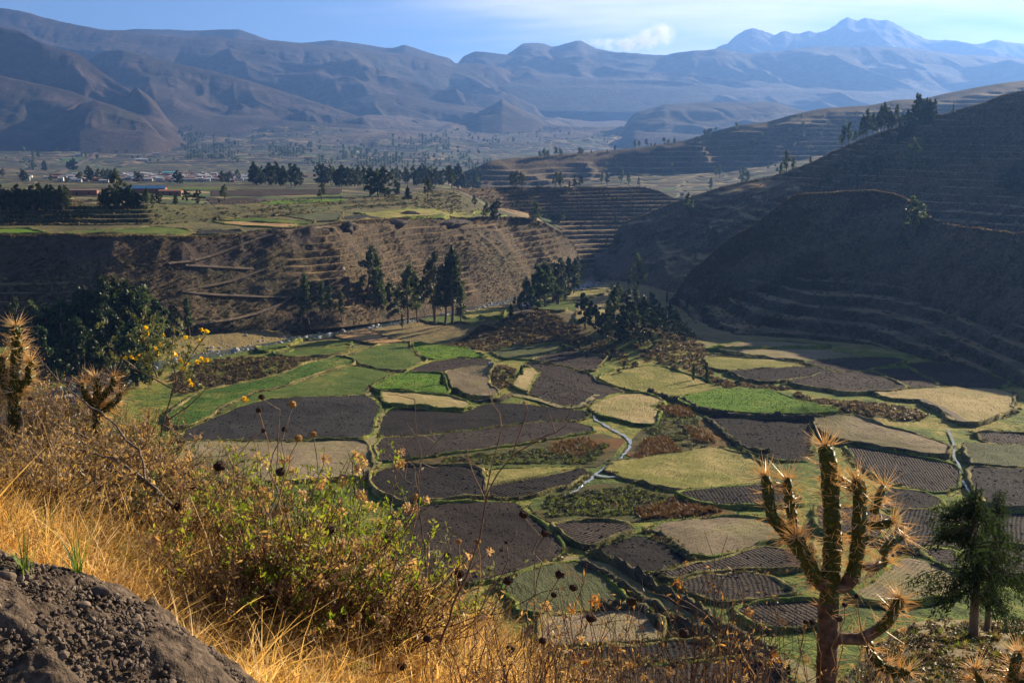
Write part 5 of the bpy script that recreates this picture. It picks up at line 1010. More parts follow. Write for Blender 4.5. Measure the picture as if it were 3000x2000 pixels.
for zx, zy, zh, k, lab in [(200,1352,200,'dense','big dense tree left in the pair on the plateau meadow'),(300,1355,205,'dense','big dense tree right in the pair on the plateau meadow'),(250,1350,190,'euc','tree behind the big pair on the plateau meadow'),(380,1345,105,'dense','smaller dense tree beside the big pair'),(460,1368,85,'conifer','pointed conifer on the plateau meadow'),(600,1368,165,'euc','lone slim eucalyptus on the terrace step'),(985,1520,130,'euc','eucalyptus on the canyon rim, left of two'),(1065,1515,140,'dense','dense eucalyptus on the canyon rim, right of two'),(920,1430,90,'euc','tree on the rubble slope above the rim'),(1340,1540,160,'euc','tall eucalyptus beside the gorge'),(1310,1545,100,'euc','bushy tree beside the gorge eucalyptus')]:
    tree(1000 + zx * .4253, zy * .4253, zh * .4253, k, lab, None, ('plateau_terrain', 'terraced_spur_terrain'), 1.25)
for zx, zy, zh, k in [(1220,1465,90,'euc'),(1405,1500,50,'dense'),(1455,1540,65,'dense'),(1490,1540,70,'dense'),(1525,1540,100,'thin'),(1890,1540,55,'conifer'),(1545,1330,50,'euc')]: tree(1000 + zx * .4253, zy * .4253, zh * .4253, k, 'small tree at the foot of the terraced spur', 'trees under the terraced spur', ('terraced_spur_terrain', 'plateau_terrain'), 1.2)
for zx, zy, zh, k in [(1170,1285,110,'euc'),(1200,1283,115,'euc'),(1240,1285,100,'euc'),(1470,1285,110,'euc'),(1510,1284,105,'euc'),(1345,1280,50,'thin'),(1570,1285,50,'thin'),(1605,1285,70,'euc'),(1645,1286,85,'euc'),(1385,1282,30,'thin')]: tree(1000 + zx * .4253, 551 + random.uniform(0, 2), zh * .4253 * 1.1, k, 'eucalyptus standing on the edge of the terraced spur', 'trees on the edge of the terraced spur', ('terraced_spur_terrain', 'plateau_terrain'), 1.2)
def grove(x0, x1, y, h, m, label, group, only=('plateau_terrain', 'plain_terrain'), kinds=('dense', 'euc', 'dense'), dy=4, wid=1.2):
    for i in range(m): tree(x0 + (x1 - x0) * (i + random.random()) / m, y + random.uniform(-dy, dy), h * random.uniform(.72, 1.08), random.choice(kinds), label, group, only, wid)
grove(1320,1465,552,66,13,'tree in the dense grove at the plateau edge','grove at the plateau edge'); grove(1150,1315,541,58,16,'tree in the grove behind the plateau meadow','grove behind the plateau meadow'); grove(930,1070,543,62,14,'tree in the dark grove right of the town','dark grove right of the town'); grove(730,885,543,62,15,'tree in the dark grove in front of the town','dark grove in front of the town')
grove(0,205,618,78,18,'tree in the belt at the far left of the plateau','tree belt at the left of the plateau',dy=6); grove(290,400,607,62,12,'dark tree in the row below the blue roof','tree row below the blue roof'); grove(400,470,602,40,5,'small dark tree right of the row below the blue roof','small trees right of the blue roof')
for x, y, h, k, lab in [(432,612,62,'thin','slim eucalyptus at the end of the terrace row'),(515,600,32,'conifer','small conifer on the plateau'),(545,592,36,'round','round dark tree, left of the plateau pair'),(583,601,44,'round','round dark tree, right of the plateau pair'),(657,588,50,'euc','lone eucalyptus left on the brown plateau field'),(942,590,56,'euc','lone eucalyptus right on the plateau field'),(640,595,14,'round','low bush on the plateau field'),(350,588,90,'euc','tallest tree above the blue roof row')]: tree(x, y, h, k, lab, None, ('plateau_terrain',), 1.25)
for zx, zy, zh in [(150,1248,80),(175,1248,70),(315,1172,62),(470,1172,60),(510,1172,80),(490,1172,70),(550,1248,66),(605,1245,95),(630,1245,80),(680,1245,85),(710,1245,80),(740,1252,85),(770,1252,80),(795,1252,90),(350,1252,55),(460,1257,40),(935,1245,66),(960,1245,60),(980,1245,50),(1225,1262,85),(1240,1262,70),(1530,1252,75),(1560,1250,60),(1585,1245,66),(1640,1245,76),(1100,1205,30),(20,1220,60)]:
    tree(zx * .4253, zy * .4253 + 2, zh * .4253 * 1.1, random.choice(('euc', 'dense')), 'tree among the houses of the distant town', 'trees in the distant town', ('plateau_terrain', 'plain_terrain'), 1.3)
# far woods: one mass
CR = [me_ for k in ('euc', 'dense') for _, me_ in PROTO[k]]
fsrc = []
for s_ in range(4):
    mb = MB(); global_keep = rng
    for _ in range(7): crown_quads(mb, np.array([rng.uniform(-.2, .2), rng.uniform(-.2, .2), rng.uniform(.25, .85)]), (.16, .16, .2), 34, .07)
    fsrc.append(src(mb, 'far_tree_source', M_euc))
fp = []
for x0, x1, y0, y1, m in [(310,410,372,405,60),(540,700,428,470,110),(790,915,430,462,80),(255,285,410,440,16),(60,115,420,460,26),(100,200,350,385,40),(400,560,375,400,40),(430,480,350,366,20),(530,600,395,420,30),(0,1000,380,480,110),(1000,1100,435,470,60),(1030,1200,470,500,60),(1150,1320,400,440,50),(1300,1900,380,425,70),(1080,1180,455,482,40),(60,110,480,500,12),(1350,1440,470,505,30),(900,1000,470,490,30),(1200,1400,440,500,70)]:
    for _ in range(m):
        p = lookup(random.uniform(x0, x1), random.uniform(y0, y1), only=('plain_terrain', 'plateau_terrain'))
        if p is not None: fp.append(p)
for _ in range(90):
    p = lookup(random.uniform(1900, 2700), random.uniform(330, 520), only=('spur_terrain',))
    if p is not None: fp.append(p)
fp = np.array(fp); scatter('far_trees', fp, rng.uniform(9, 19, len(fp)) * np.clip(fp[:, 1] / 3500, .7, 1.3), fsrc, 'distant scattered trees in the hazy valley', .05)

# ------------------------------------------------------------------ town and huts
def plainmat(name, col, rough=.85, metal=0.0, var=.2):
    n = N(name); return n.done(n.bsdf(hsv_rand(n, n.mix(n.rng(n.noise(.9, 4), .3, .7, 0, .35), col, tuple(q * .6 for q in col)), var), rough, None, .3, metal))
M_w = [plainmat('white_plaster', (0.42, 0.39, 0.35)), plainmat('adobe', (0.25, 0.16, 0.11)), plainmat('grey_block', (0.36, 0.34, 0.33)), plainmat('brick_wall', (0.26, 0.12, 0.075))]
M_r = [plainmat('tin_roof', (0.3, 0.31, 0.33), .5, .3), plainmat('rusty_roof', (0.24, 0.15, 0.12), .8), plainmat('white_roof', (0.46, 0.46, 0.47), .6), plainmat('tile_roof', (0.30, 0.13, 0.08), .8), plainmat('blue_roof', (0.05, 0.15, 0.36), .5), plainmat('teal_paint', (0.05, 0.42, 0.42), .6)]
def house_mesh(w, d, h, rh, wm, rm, flat=False):
    """walls with flat dark panels painted as door and window shade, overhanging roof"""
    V = [(-w/2,-d/2,-3),(w/2,-d/2,-3),(w/2,d/2,-3),(-w/2,d/2,-3),(-w/2,-d/2,h),(w/2,-d/2,h),(w/2,d/2,h),(-w/2,d/2,h),(-w/2,0,h+rh),(w/2,0,h+rh)]
    F = [(0,1,5,4),(1,2,6,9,5),(2,3,7,6),(3,0,4,8,7)]; mi = [0]*4; o = .4
    k = len(V); V += [(-w/2-o,-d/2-o,h-.12),(w/2+o,-d/2-o,h-.12),(w/2+o,0,h+rh+.1),(-w/2-o,0,h+rh+.1),(-w/2-o,d/2+o,h-.12),(w/2+o,d/2+o,h-.12)]
    V += [(x, y, z - .15) for x, y, z in V[k:k+6]]
    F += [(k,k+1,k+2,k+3),(k+3,k+2,k+5,k+4),(k+6,k+9,k+8,k+7),(k+9,k+10,k+11,k+8),(k,k+6,k+7,k+1),(k+4,k+5,k+11,k+10)]; mi += [1]*6
    for cx, ww, z0_, z1_ in ((-w*.3,.9,.9,2.0),(0,1.0,0,2.1),(w*.3,.9,.9,2.0)):
        k = len(V); V += [(cx-ww/2,-d/2-.03,z0_),(cx+ww/2,-d/2-.03,z0_),(cx+ww/2,-d/2-.03,z1_),(cx-ww/2,-d/2-.03,z1_)]; F.append((k,k+1,k+2,k+3)); mi.append(2)
    me = bpy.data.meshes.new('house'); me.from_pydata(V, [], F)
    for m in (M_w[wm], M_r[rm], M_dark): me.materials.append(m)
    me.polygons.foreach_set('material_index', np.array(mi, np.int32)); me.update(); return me
M_dark = plainmat('opening_shade', (0.03, 0.027, 0.025))  # shade inside the openings, put into a flat dark colour
HP = [(house_mesh(9, 7, 3, 1.2, 0, 0), 'small pale house with a grey tin roof in the distant town'), (house_mesh(11, 7, 3.2, 1.0, 1, 1), 'small adobe house with a rusty roof in the distant town'), (house_mesh(8, 8, 5.4, .5, 0, 2), 'two storey white house with a pale roof in the distant town'), (house_mesh(12, 7, 3, 1.1, 2, 0), 'grey block house with a tin roof in the distant town'), (house_mesh(10, 7, 3.2, 1.4, 3, 3), 'brick house with a tiled roof in the distant town'), (house_mesh(14, 8, 3.4, .8, 0, 2), 'long white house with a pale roof in the distant town')]
HN = 0
for _ in range(900):
    if HN >= 250: break
    x = random.triangular(30, 930, 560) if random.random() < .75 else random.uniform(330, 760); y = random.triangular(506, 538, 527)
    if x < 330 and y < 516: continue
    p = lookup(x, y, only=('plateau_terrain', 'plain_terrain'))
    if p is None or p[1] < 1330: continue
    me_, lab = HP[HN % len(HP)]; HN += 1
    o = bpy.data.objects.new('house', me_); o.location = p; o.rotation_euler = (0, 0, random.choice((.2, .3, .25, 1.8)) + random.uniform(-.1, .1)); s_ = random.uniform(.75, 1.1); o.scale = (s_, s_, s_); link(o); tag(o, lab, 'house', 'houses of the distant town')
def special(x, y, me_, rz, lab, cat='building', only=None, sc=1):
    p = lookup(x, y, only=only); o = bpy.data.objects.new('building', me_); o.location = p; o.rotation_euler = (0, 0, rz); o.scale = (sc, sc, sc); link(o); return tag(o, lab, cat)
PL = ('plateau_terrain', 'plain_terrain')
special(430, 566, house_mesh(26, 10, 3.4, 1.6, 3, 4), .12, 'long building with a bright blue roof behind the tree row', only=PL); special(500, 572, house_mesh(14, 7, 3, .6, 3, 3), .1, 'low brick building right of the blue roof', only=PL); special(230, 572, house_mesh(24, 5, 3.2, .3, 3, 1), .1, 'long brick wall building in the trees left of the blue roof', only=PL); special(501, 516, house_mesh(24, 12, 6, 1, 0, 5), .1, 'teal roofed hall in the distant town', only=PL)
special(90, 496, house_mesh(18, 9, 4, 1.2, 0, 0), .2, 'pale house left of the town beside the fields', 'house', PL); special(236, 456, house_mesh(20, 9, 4, 1.2, 0, 5), .2, 'little teal roofed house along the far road', 'house', PL); special(410, 472, house_mesh(34, 12, 5, 1.2, 0, 2), .3, 'white shed beside the diagonal far road', 'house', PL); special(458, 454, house_mesh(26, 12, 5, 1.2, 0, 0), .3, 'tin roofed shed at the top of the far road', 'house', PL)
# tin roofed hut by the river
p = lookup(1541, 905, only=('ground',)); hut = empty('hut', p, .25)
V = [(-2.2,-1.6,-.4),(2.2,-1.6,-.4),(2.2,1.6,-.4),(-2.2,1.6,-.4),(-2.2,-1.6,2.0),(2.2,-1.6,2.0),(2.2,1.6,2.7),(-2.2,1.6,2.7)]; me_ = bpy.data.meshes.new('wall'); me_.from_pydata(V, [], [(0,1,5,4),(1,2,6,5),(2,3,7,6),(3,0,4,7)]); me_.materials.append(M_w[1]); link(bpy.data.objects.new('wall', me_), hut)
V = [(-2.7,-2.2,1.95),(2.7,-2.2,1.95),(2.7,2.1,2.9),(-2.7,2.1,2.9)]; V += [(a, b, c + .1) for a, b, c in V]; me_ = bpy.data.meshes.new('roof'); me_.from_pydata(V, [], [(3,2,1,0),(4,5,6,7),(0,1,5,4),(1,2,6,5),(2,3,7,6),(3,0,4,7)]); me_.materials.append(M_r[2]); link(bpy.data.objects.new('roof', me_), hut)
V = [(-.5,-1.63,-.2),(.5,-1.63,-.2),(.5,-1.63,1.7),(-.5,-1.63,1.7)]; me_ = bpy.data.meshes.new('door'); me_.from_pydata(V, [], [(0,1,2,3)]); me_.materials.append(M_dark); link(bpy.data.objects.new('door', me_), hut); tag(hut, 'small adobe hut with a pale tin roof below the riverside trees', 'hut')
# rocks
def rock(x, y, s_, lab, mat, only=None, sc=(1, 1, 1)):
    p = lookup(x, y, only=only); o = stone_mb(3).obj('boulder', mat, None, False); o.location = p; o.scale = tuple(s_ * q for q in sc); o.rotation_euler = (0, 0, random.uniform(0, 6)); return tag(o, lab, 'rock')
n = N('outcrop_rock'); M_rock = n.done(n.bsdf(n.ramp(n.noise(.6, 6, rough=.7), [(0.3, (0.035, 0.03, 0.027)), (0.6, (0.085, 0.068, 0.056))]), .9, n.bump(n.noise(1.2, 5), .9, .5)))
rock(1437, 1071, 1.5, 'grey boulder at the corner of the brown field', M_stone, ('ground',)); rock(1319, 654, 6.0, 'big rounded rock outcrop on the canyon rim', M_rock, PL, (1.9, 1, .6)); rock(1160, 655, 4.5, 'dark rock outcrop on the canyon rim, left of the big one', M_rock, PL, (1.3, 1, .8)); rock(1022, 668, 5, 'pointed rock at the top of the zigzag road', M_rock, PL, (1, 1, 1.2)); rock(1204, 628, 3.5, 'dark boulder on the plateau pasture', M_rock, PL, (1.6, 1, .8)); rock(1005, 788, 1.3, 'pale boulder on the canyon slope', M_stone, PL)

# ------------------------------------------------------------------ volcano smoke
import bmesh
n = N('smoke'); pv = n.nd('ShaderNodeVolumePrincipled'); pv.inputs['Color'].default_value = (.98, .98, .98, 1); pv.inputs['Anisotropy'].default_value = .5
oc_ = n.nd('ShaderNodeTexCoord').outputs['Object']; ln = n.nd('ShaderNodeVectorMath'); ln.operation = 'LENGTH'; n.put(ln.inputs[0], oc_)
n.put(pv.inputs['Density'], n.math('MULTIPLY', n.math('MULTIPLY', n.rng(ln.outputs['Value'], .2, 1.0, 1, 0), n.rng(n.noise(.012, 5, rough=.65), .36, .66)), .012)); n.t.links.new(pv.outputs[0], n.o.inputs['Volume'])
b_ = bmesh.new(); bmesh.ops.create_icosphere(b_, subdivisions=2, radius=1.05); pm = bpy.data.meshes.new('puff'); b_.to_mesh(pm); b_.free(); pm.materials.append(n.m)
so = empty('smoke_plume', at(1706, 120, 10550)); tag(so, 'white smoke drifting from the volcano summit', 'smoke', kind='stuff')
for x, y, Y, r in [(1712, 121, 10540, 26), (1732, 124, 10520, 40), (1756, 126, 10500, 56), (1784, 130, 10470, 70), (1815, 132, 10440, 84), (1850, 128, 10410, 100), (1890, 118, 10380, 118), (1935, 104, 10350, 130)]:
    o = bpy.data.objects.new('puff', pm); o.location = np.array(at(x, y, Y)) - np.array(so.location); o.scale = (r * 1.3, r, r); link(o, so)

# ------------------------------------------------------------------ foreground plants
def gz(X, Y): return float(z0(X, Y) + max(0, mound(X, Y) - .0) )
def fgp(x, y, Y): return np.array(at(x, y, Y), float)
def fleaf(name, cols, tr=.5, tm=(1.3, 1.2, .7), rough=.5, sc=9):
    n = N(name); c = n.ramp(n.noise(sc, 3), [(0.32, cols[0]), (0.5, cols[1]), (0.68, cols[2])]); return n.done(n.leaf(c, tr, n.mix(1.0, c, tm, 'MULTIPLY'), rough, .3))
M_gold = fleaf('golden_grass', ((0.42, 0.25, 0.075), (0.63, 0.42, 0.15), (0.78, 0.6, 0.31)), .55, (1.25, 1.15, .8)); M_gbrown = fleaf('brown_grass', ((0.13, 0.075, 0.03), (0.25, 0.15, 0.06), (0.38, 0.25, 0.11)), .45)
M_ggreen = fleaf('green_grass', ((0.06, 0.12, 0.02), (0.13, 0.2, 0.035), (0.3, 0.27, 0.07)), .5); M_shrub = fleaf('shrub_leaf', ((0.06, 0.10, 0.014), (0.13, 0.17, 0.026), (0.26, 0.23, 0.06)), .6, (1.5, 1.5, .6), sc=6); M_shrubG = fleaf('grey_shrub_leaf', ((0.07, 0.085, 0.04), (0.12, 0.14, 0.065), (0.2, 0.2, 0.11)), .45)
M_dryleaf = fleaf('dry_brown_leaf', ((0.14, 0.085, 0.04), (0.28, 0.185, 0.09), (0.46, 0.33, 0.17)), .5); M_tan = fleaf('dry_flower', ((0.30, 0.17, 0.08), (0.48, 0.31, 0.16), (0.62, 0.45, 0.27)), .4); M_orange = fleaf('orange_dry_leaf', ((0.2, 0.085, 0.025), (0.38, 0.18, 0.05), (0.52, 0.3, 0.1)), .5); M_yel = fleaf('yellow_petal', ((0.6, 0.36, 0.01), (0.75, 0.5, 0.015), (0.8, 0.58, 0.03)), .4)
def barkm(name, a, b, c): n = N(name); return n.done(n.bsdf(n.ramp(n.noise(25, 4), [(0.3, a), (0.55, b), (0.72, c)]), .85, n.bump(n.noise(60, 3), .5, .004)))
M_twig = barkm('dry_twig', (0.07, 0.05, 0.038), (0.16, 0.12, 0.09), (0.30, 0.24, 0.19)); M_stalk = barkm('tan_stalk', (0.16, 0.085, 0.03), (0.30, 0.17, 0.065), (0.42, 0.27, 0.13)); M_rtwig = barkm('reddish_twig', (0.07, 0.035, 0.025), (0.15, 0.08, 0.05), (0.25, 0.15, 0.1))
# grass
gs = [src(tuft(20, .2, .0034, 1.5, 4), 'grass_source', M_gold) for _ in range(4)]; gb = [src(tuft(18, .26, .0024, 1.2, 4), 'grass_source', M_gbrown) for _ in range(3)]; gg = [src(tuft(16, .16, .0025, .6, 3), 'grass_source', M_ggreen) for _ in range(2)]
def near_pts(m, ymin, ymax, amin, amax, dens=None):
    Y = ymin + (ymax - ymin) * rng.random(m) ** 1.25; a = rng.uniform(amin, amax, m); X = a * Y; k = mound(X, Y) < .16
    if dens is not None: k &= rng.random(m) < dens(X, Y)
    X, Y = X[k], Y[k]; return np.column_stack([X, Y, z0(X, Y) + mound(X, Y) * .7 - .01])
P = near_pts(6200, 2.0, 4.9, -.68, .2); scatter('golden_grass', P, rng.uniform(.45, 1.1, len(P)), gs, 'golden dry grass on the slope in front', .55)
P = near_pts(2600, 4.0, 9.5, -.72, .3); scatter('brown_grass', P, rng.uniform(.5, 1.2, len(P)), gb + gb + gg, 'brownish dry grass further down the slope', .35)
P = near_pts(900, 2.0, 3.8, -.68, .05, lambda X, Y: sstep(.03, .12, mound(X, Y)) * .9 + .08); scatter('green_grass', P, rng.uniform(.5, 1.2, len(P)), gg, 'fresh green grass around the mound', .3)
for x, y, s_, lab in [(75,1690,.9,'green grass tuft on the soil mound, left of two'),(225,1690,1.0,'green grass tuft on the soil mound, right of two')]:
    p = None
    a, b, c = ray(x, y); Ys = np.linspace(1.5, 4, 400); d = z0(a / b * Ys, Ys) + mound(a / b * Ys, Ys) - c / b * Ys; k = np.nonzero(d > 0)[0]
    if len(k): Y = Ys[k[0]]; t_ = tuft(22, .14 * s_, .0025, .7, 4).obj('grass_tuft', M_ggreen, None, False); t_.location = (a / b * Y, Y, c / b * Y); tag(t_, lab, 'grass tuft')
# pebbles on the mound
n = N('pebble'); M_peb = n.done(n.bsdf(hsv_rand(n, n.ramp(n.noise(30, 3), [(0.3, (0.05, 0.037, 0.027)), (0.6, (0.14, 0.105, 0.08))]), .4), .9))
peb = [src(stone_mb(1), 'crumb_source', M_peb) for _ in range(3)]
m = 16000; X = MX + rng.uniform(-.9, .9, m); Y = MY + rng.uniform(-.7, .35, m); k = mound(X, Y) > .06; X, Y = X[k], Y[k]; scatter('soil_crumbs', np.column_stack([X, Y, z0(X, Y) + mound(X, Y) + .012]), np.clip(rng.lognormal(-5.5, .45, len(X)), .002, .012), peb, 'crumbs of soil and grit on the mound', 1.0)
def on_mound(x, y):
    a, b, c = ray(x, y); Ys = np.linspace(1.2, 4, 600); d = z0(a / b * Ys, Ys) + mound(a / b * Ys, Ys) + .012 - c / b * Ys; k = np.nonzero(d > 0)[0]; Y = Ys[k[0]] if len(k) else 2.2; return np.array([a / b * Y, Y, c / b * Y])
for x, y, s_, lab in [(280,1735,.022,'pinkish stone on top of the soil mound'),(8,1690,.02,'pale stone at the far left of the soil mound'),(235,1772,.014,'small grey stone on the soil mound')]:
    o = stone_mb(3).obj('stone', M_peb, None, True); o.location = on_mound(x, y); o.scale = (s_ * 1.5, s_, s_); tag(o, lab, 'stone')

def wob(p0, p1, m=6, amp=.06):
    p0, p1 = np.asarray(p0, float), np.asarray(p1, float); t = np.linspace(0, 1, m)[:, None]; L = np.linalg.norm(p1 - p0); o = np.cumsum(rng.normal(0, amp * L / m, (m, 3)), 0); o -= o[0] + (o[-1] - o[0]) * t; return p0 * (1 - t) + p1 * t + o
def leaves_on(mb, P, m, size, asp=.3, up=.5):
    k = rng.integers(0, len(P), m); C = P[k] + rng.normal(0, size * .4, (m, 3)); U = rotv(m) * .7; U[:, 2] += up; U /= np.linalg.norm(U, axis=1)[:, None]; s_ = size * rng.uniform(.6, 1.3, (m, 1)); Vv = np.cross(U, rotv(m)); Vv /= np.linalg.norm(Vv, axis=1)[:, None] + 1e-9; mb.quads(C + U * s_, U * s_, Vv * s_ * asp)
def blob_cluster(mb, p, r, m):
    crown_quads(mb, p, (r, r, r * .9), m, r * .35, 0)
FLM = {}
def flower_mesh(mat):
    k = (mat.name, random.randrange(3))
    if k not in FLM:
        mb = MB(); blob_cluster(mb, np.zeros(3), 1.0, 26); o = mb.obj('flower_head', mat, None, False); COL.objects.unlink(o); FLM[k] = o.data
    return FLM[k]
def shrub(name, bx, by, top, label, cat='shrub', nst=26, spread=(.35, .2), bm_=None, lm=None, nleaf=40, lsz=.016, fl=None, nfl=0, flm=None, r0=.004, forks=3, lean=0.0, hvar=.35, group=None, lasp=.3, start=.35):
    """bx, by base position; top height above base"""
    b = np.array([bx, by, gz(bx, by)]); e = empty(name, b); st = MB(); lf = MB(); nl = 0; fls = []
    for i in range(nst):
        h = top * (1 - hvar * rng.random() ** 1.5); q = rng.normal(size=2) * .55; tip = np.array([q[0] * spread[0] + lean * h, q[1] * spread[1], h * (1 - .18 * min(2.5, q @ q))]); p0 = np.array([q[0] * spread[0] * .18, q[1] * spread[1] * .18, -.03])
        P = wob(p0, tip, 8, .25); st.tube(P, np.linspace(r0, r0 * .3, 8), 4, cap=False); tips = [P]
        for f in range(forks):
            k = rng.integers(3, 7); L = h * rng.uniform(.12, .3); dd = rotv(1)[0] * .75 + [0, 0, .8]; Q = wob(P[k], P[k] + dd / np.linalg.norm(dd) * L, 5, .25); st.tube(Q, np.linspace(r0 * .5, r0 * .2, 5), 3, cap=False); tips.append(Q)
        if lm is not None and nleaf:
            for Q in tips:
                Qd = np.vstack([Q[int(len(Q) * start):-1] * (1 - t) + Q[int(len(Q) * start) + 1:] * t for t in (0, .33, .66)]) if len(Q) > 3 else Q; leaves_on(lf, Qd, max(2, nleaf // len(tips)), lsz, lasp); nl += 1
        if fl is not None:
            for Q in tips:
                if rng.random() < nfl: fls.append((Q[-1], fl * rng.uniform(.6, 1.3)))
    st.obj('stem', bm_ or M_twig, e); 
    if nl: lf.obj('foliage', lm, e, False)
    for p_, r_ in fls:
        fo = bpy.data.objects.new('flower_head', flower_mesh(flm or M_tan)); fo.location = p_; fo.scale = (r_, r_, r_); fo.rotation_euler = (0, 0, random.uniform(0, 6)); link(fo, e)
    tag(e, label, cat, group); return e
def place(x, ytop, Y):
    """base X and height so that a plant at depth Y tops out at pixel (x, ytop)"""
    p = fgp(x, ytop, Y); return p[0], Y, max(.15, p[2] - gz(p[0], Y))
def S_(x, yt, Y, name, label, **kw):
    X, Y, h = place(x, yt, Y); return shrub(name, X, Y, h, label, **kw)
# olive green flowering shrubs in the middle of the foreground
for x, yt, Y, lab in [(640,1300,5.0,'leafy green shrub with tan flower heads, left of three'),(815,1255,4.4,'leafy green shrub with tan flower heads, middle of three'),(990,1310,4.6,'leafy green shrub with tan flower heads, right of three'),(720,1450,4.0,'lower leafy shrub in front, left of the seed heads'),(890,1420,3.9,'lower leafy shrub in front, below the middle flowering one'),(1060,1500,4.0,'lower leafy shrub in front, next to the ploughed field')]:
    S_(x, yt, Y, 'leafy_shrub', lab, nst=34, spread=(.46, .32), bm_=M_rtwig, lm=M_shrub, nleaf=52, lsz=.0125, fl=.026, nfl=.2, flm=M_tan, hvar=.7, lasp=.35)
for x, yt, Y, lab in [(480,1390,5.0,'low olive shrub below the flowering one'),(380,1300,6.4,'olive shrub among dry twigs behind the dead branch'),(590,1270,7.0,'olive shrub behind the green flowering shrubs'),(1150,1560,4.6,'low green shrub at the right edge of the shrub mass'),(200,1290,6.8,'grey green shrub among the dry twigs at the left'),(720,1420,6.0,'grey green shrub between the flowering shrubs'),(90,1330,5.2,'grey green shrub below the left cactus'),(330,1400,4.8,'olive shrub just above the golden grass')]:
    S_(x, yt, Y, 'olive_shrub', lab, nst=34, spread=(.48, .34), bm_=M_twig, lm=M_shrubG, nleaf=64, lsz=.013, hvar=.6)
for x, yt, Y, lab in [(10,1010,6.6,'tallest tangle of dry grass stems in the left corner'),(130,1100,6.9,'dry stems behind the left cactus'),(230,1190,6.0,'dry stems between the two small cacti'),(390,1230,6.2,'dry stems below the yellow flowers'),(130,1230,5.2,'thick tangle of dry stems at the left above the grass'),(420,1330,5.2,'brown stems in front of the dead branch'),(540,1380,4.6,'brown stems left of the flowering shrubs'),(60,1080,6.2,'tall tangle of dry twigs at the far left edge'),(190,1130,6.4,'tangle of dry twigs beside the left cactus'),(330,1160,6.6,'tangle of dry reddish stems left of the yellow flowers'),(60,1260,4.6,'brown tangle of dry twigs below the left cactus'),(260,1330,5.0,'brown tangle of dry stems above the golden grass'),(900,1520,4.0,'dry brown stems in front of the flowering shrubs'),(700,1560,3.9,'dry brown stems left of the seed heads'),(1100,1650,4.0,'dry brown stems right of the flowering shrubs')]:
    S_(x, yt, Y, 'dry_bush', lab, nst=90, spread=(.5, .35), bm_=M_rtwig if x > 250 else M_twig, lm=M_dryleaf, nleaf=34, lsz=.013, hvar=.65, r0=.0035, forks=5)
# yellow flowering shrub
X, Y, h = place(500, 965, 6.5); b = np.array([X - .06, Y, gz(X, Y)]); e = empty('yellow_shrub', b); st = MB(); lf = MB(); yf = MB()
def FP(x, y, dY=0): return fgp(x, y, Y + dY) - b
paths = [[(455,1600),(459,1478),(462,1367),(475,1242),(510,1143),(536,1083),(560,1000)],[(510,1143),(470,1120),(442,1103),(400,1080),(366,1069),(320,1055)],[(462,1110),(440,1060),(420,1000),(415,960)],[(510,1150),(560,1120),(590,1080),(600,1030)],[(500,1160),(520,1110),(500,1040),(510,970)],[(400,1080),(350,1040),(300,1030)],[(536,1083),(575,1020),(600,985)],[(545,1140),(560,1160),(590,1130)],[(475,1242),(520,1260),(550,1300)],[(475,1242),(540,1200),(585,1165),(600,1140)]]
for i, pth in enumerate(paths):
    P = np.array([FP(x, y, rng.normal(0, .06)) for x, y in pth]); P = open_resample(P, .05); st.tube(P + rng.normal(0, .002, P.shape), np.linspace(.009 if i == 0 else .005, .0025, len(P)), 6, cap=False)
    if i not in (8,): leaves_on(lf, P[len(P) // 2:], 0 if i == 0 else 30, .014)
for _ in range(46):
    x, y = rng.normal(450, 75), rng.normal(1030, 50); 
    if y > 1150 or x > 620: continue
    p = FP(x, y, rng.normal(0, .1)); q = p + rotv(1)[0] * .09; st.tube(wob(p, q, 4, .3), [.002, .002, .0015, .001], 3, cap=False); leaves_on(lf, wob(p, q, 8, .2), 46, .012, .35)
for x, y in [(425,960),(432,975),(420,990),(478,982),(590,965),(605,970),(545,990),(582,998),(455,1020),(462,1035),(368,1048),(388,1046),(400,1050),(412,1040),(510,1035),(515,1040),(528,1055),(545,1065),(592,1050),(605,1055),(556,1115),(560,1125),(535,1080),(580,1060),(470,1010),(716,1166),(722,1172)]:
    p = FP(x, y, rng.normal(0, .08)); yf = MB(); crown_quads(yf, p * 0, (.012, .012, .01), 12, .011, 0); fo = yf.obj('flower', M_yel, e, False); fo.location = p
st.obj('stem', M_twig, e); lf.obj('foliage', M_shrubG, e, False); tag(e, 'slender shrub with grey green leaves and small yellow flowers', 'shrub')
# dead branches sweeping up to the left
def branchy(name, pths, Y0, label, r0=.012, mat=None, dY=.25, cat='branch'):
    root = fgp(*pths[0][0], Y0); root[2] = min(root[2], gz(root[0], root[1]) + .02); e = empty(name, root); 
    for i, pth in enumerate(pths):
        mb = MB(); Q = np.array([fgp(x, y, Y0 + dY * k / len(pth) + rng.normal(0, .02)) for k, (x, y) in enumerate(pth)]) - root
        Q = open_resample(Q, .04); Q[1:-1] += rng.normal(0, .003, Q[1:-1].shape); mb.tube(Q, np.linspace(r0 if i == 0 else r0 * .55, .0015, len(Q)), 6)
        for _ in range(max(2, len(Q) // 4)):
            k = rng.integers(len(Q) // 4, len(Q)); dd = rotv(1)[0] * .7 + [-.3, 0, .5]; mb.tube(wob(Q[k], Q[k] + dd * rng.uniform(.04, .16), 5, .3), np.linspace(.002, .0008, 5), 3, cap=False)
        mb.obj('branch', mat or M_twig, e)
    tag(e, label, cat); return e
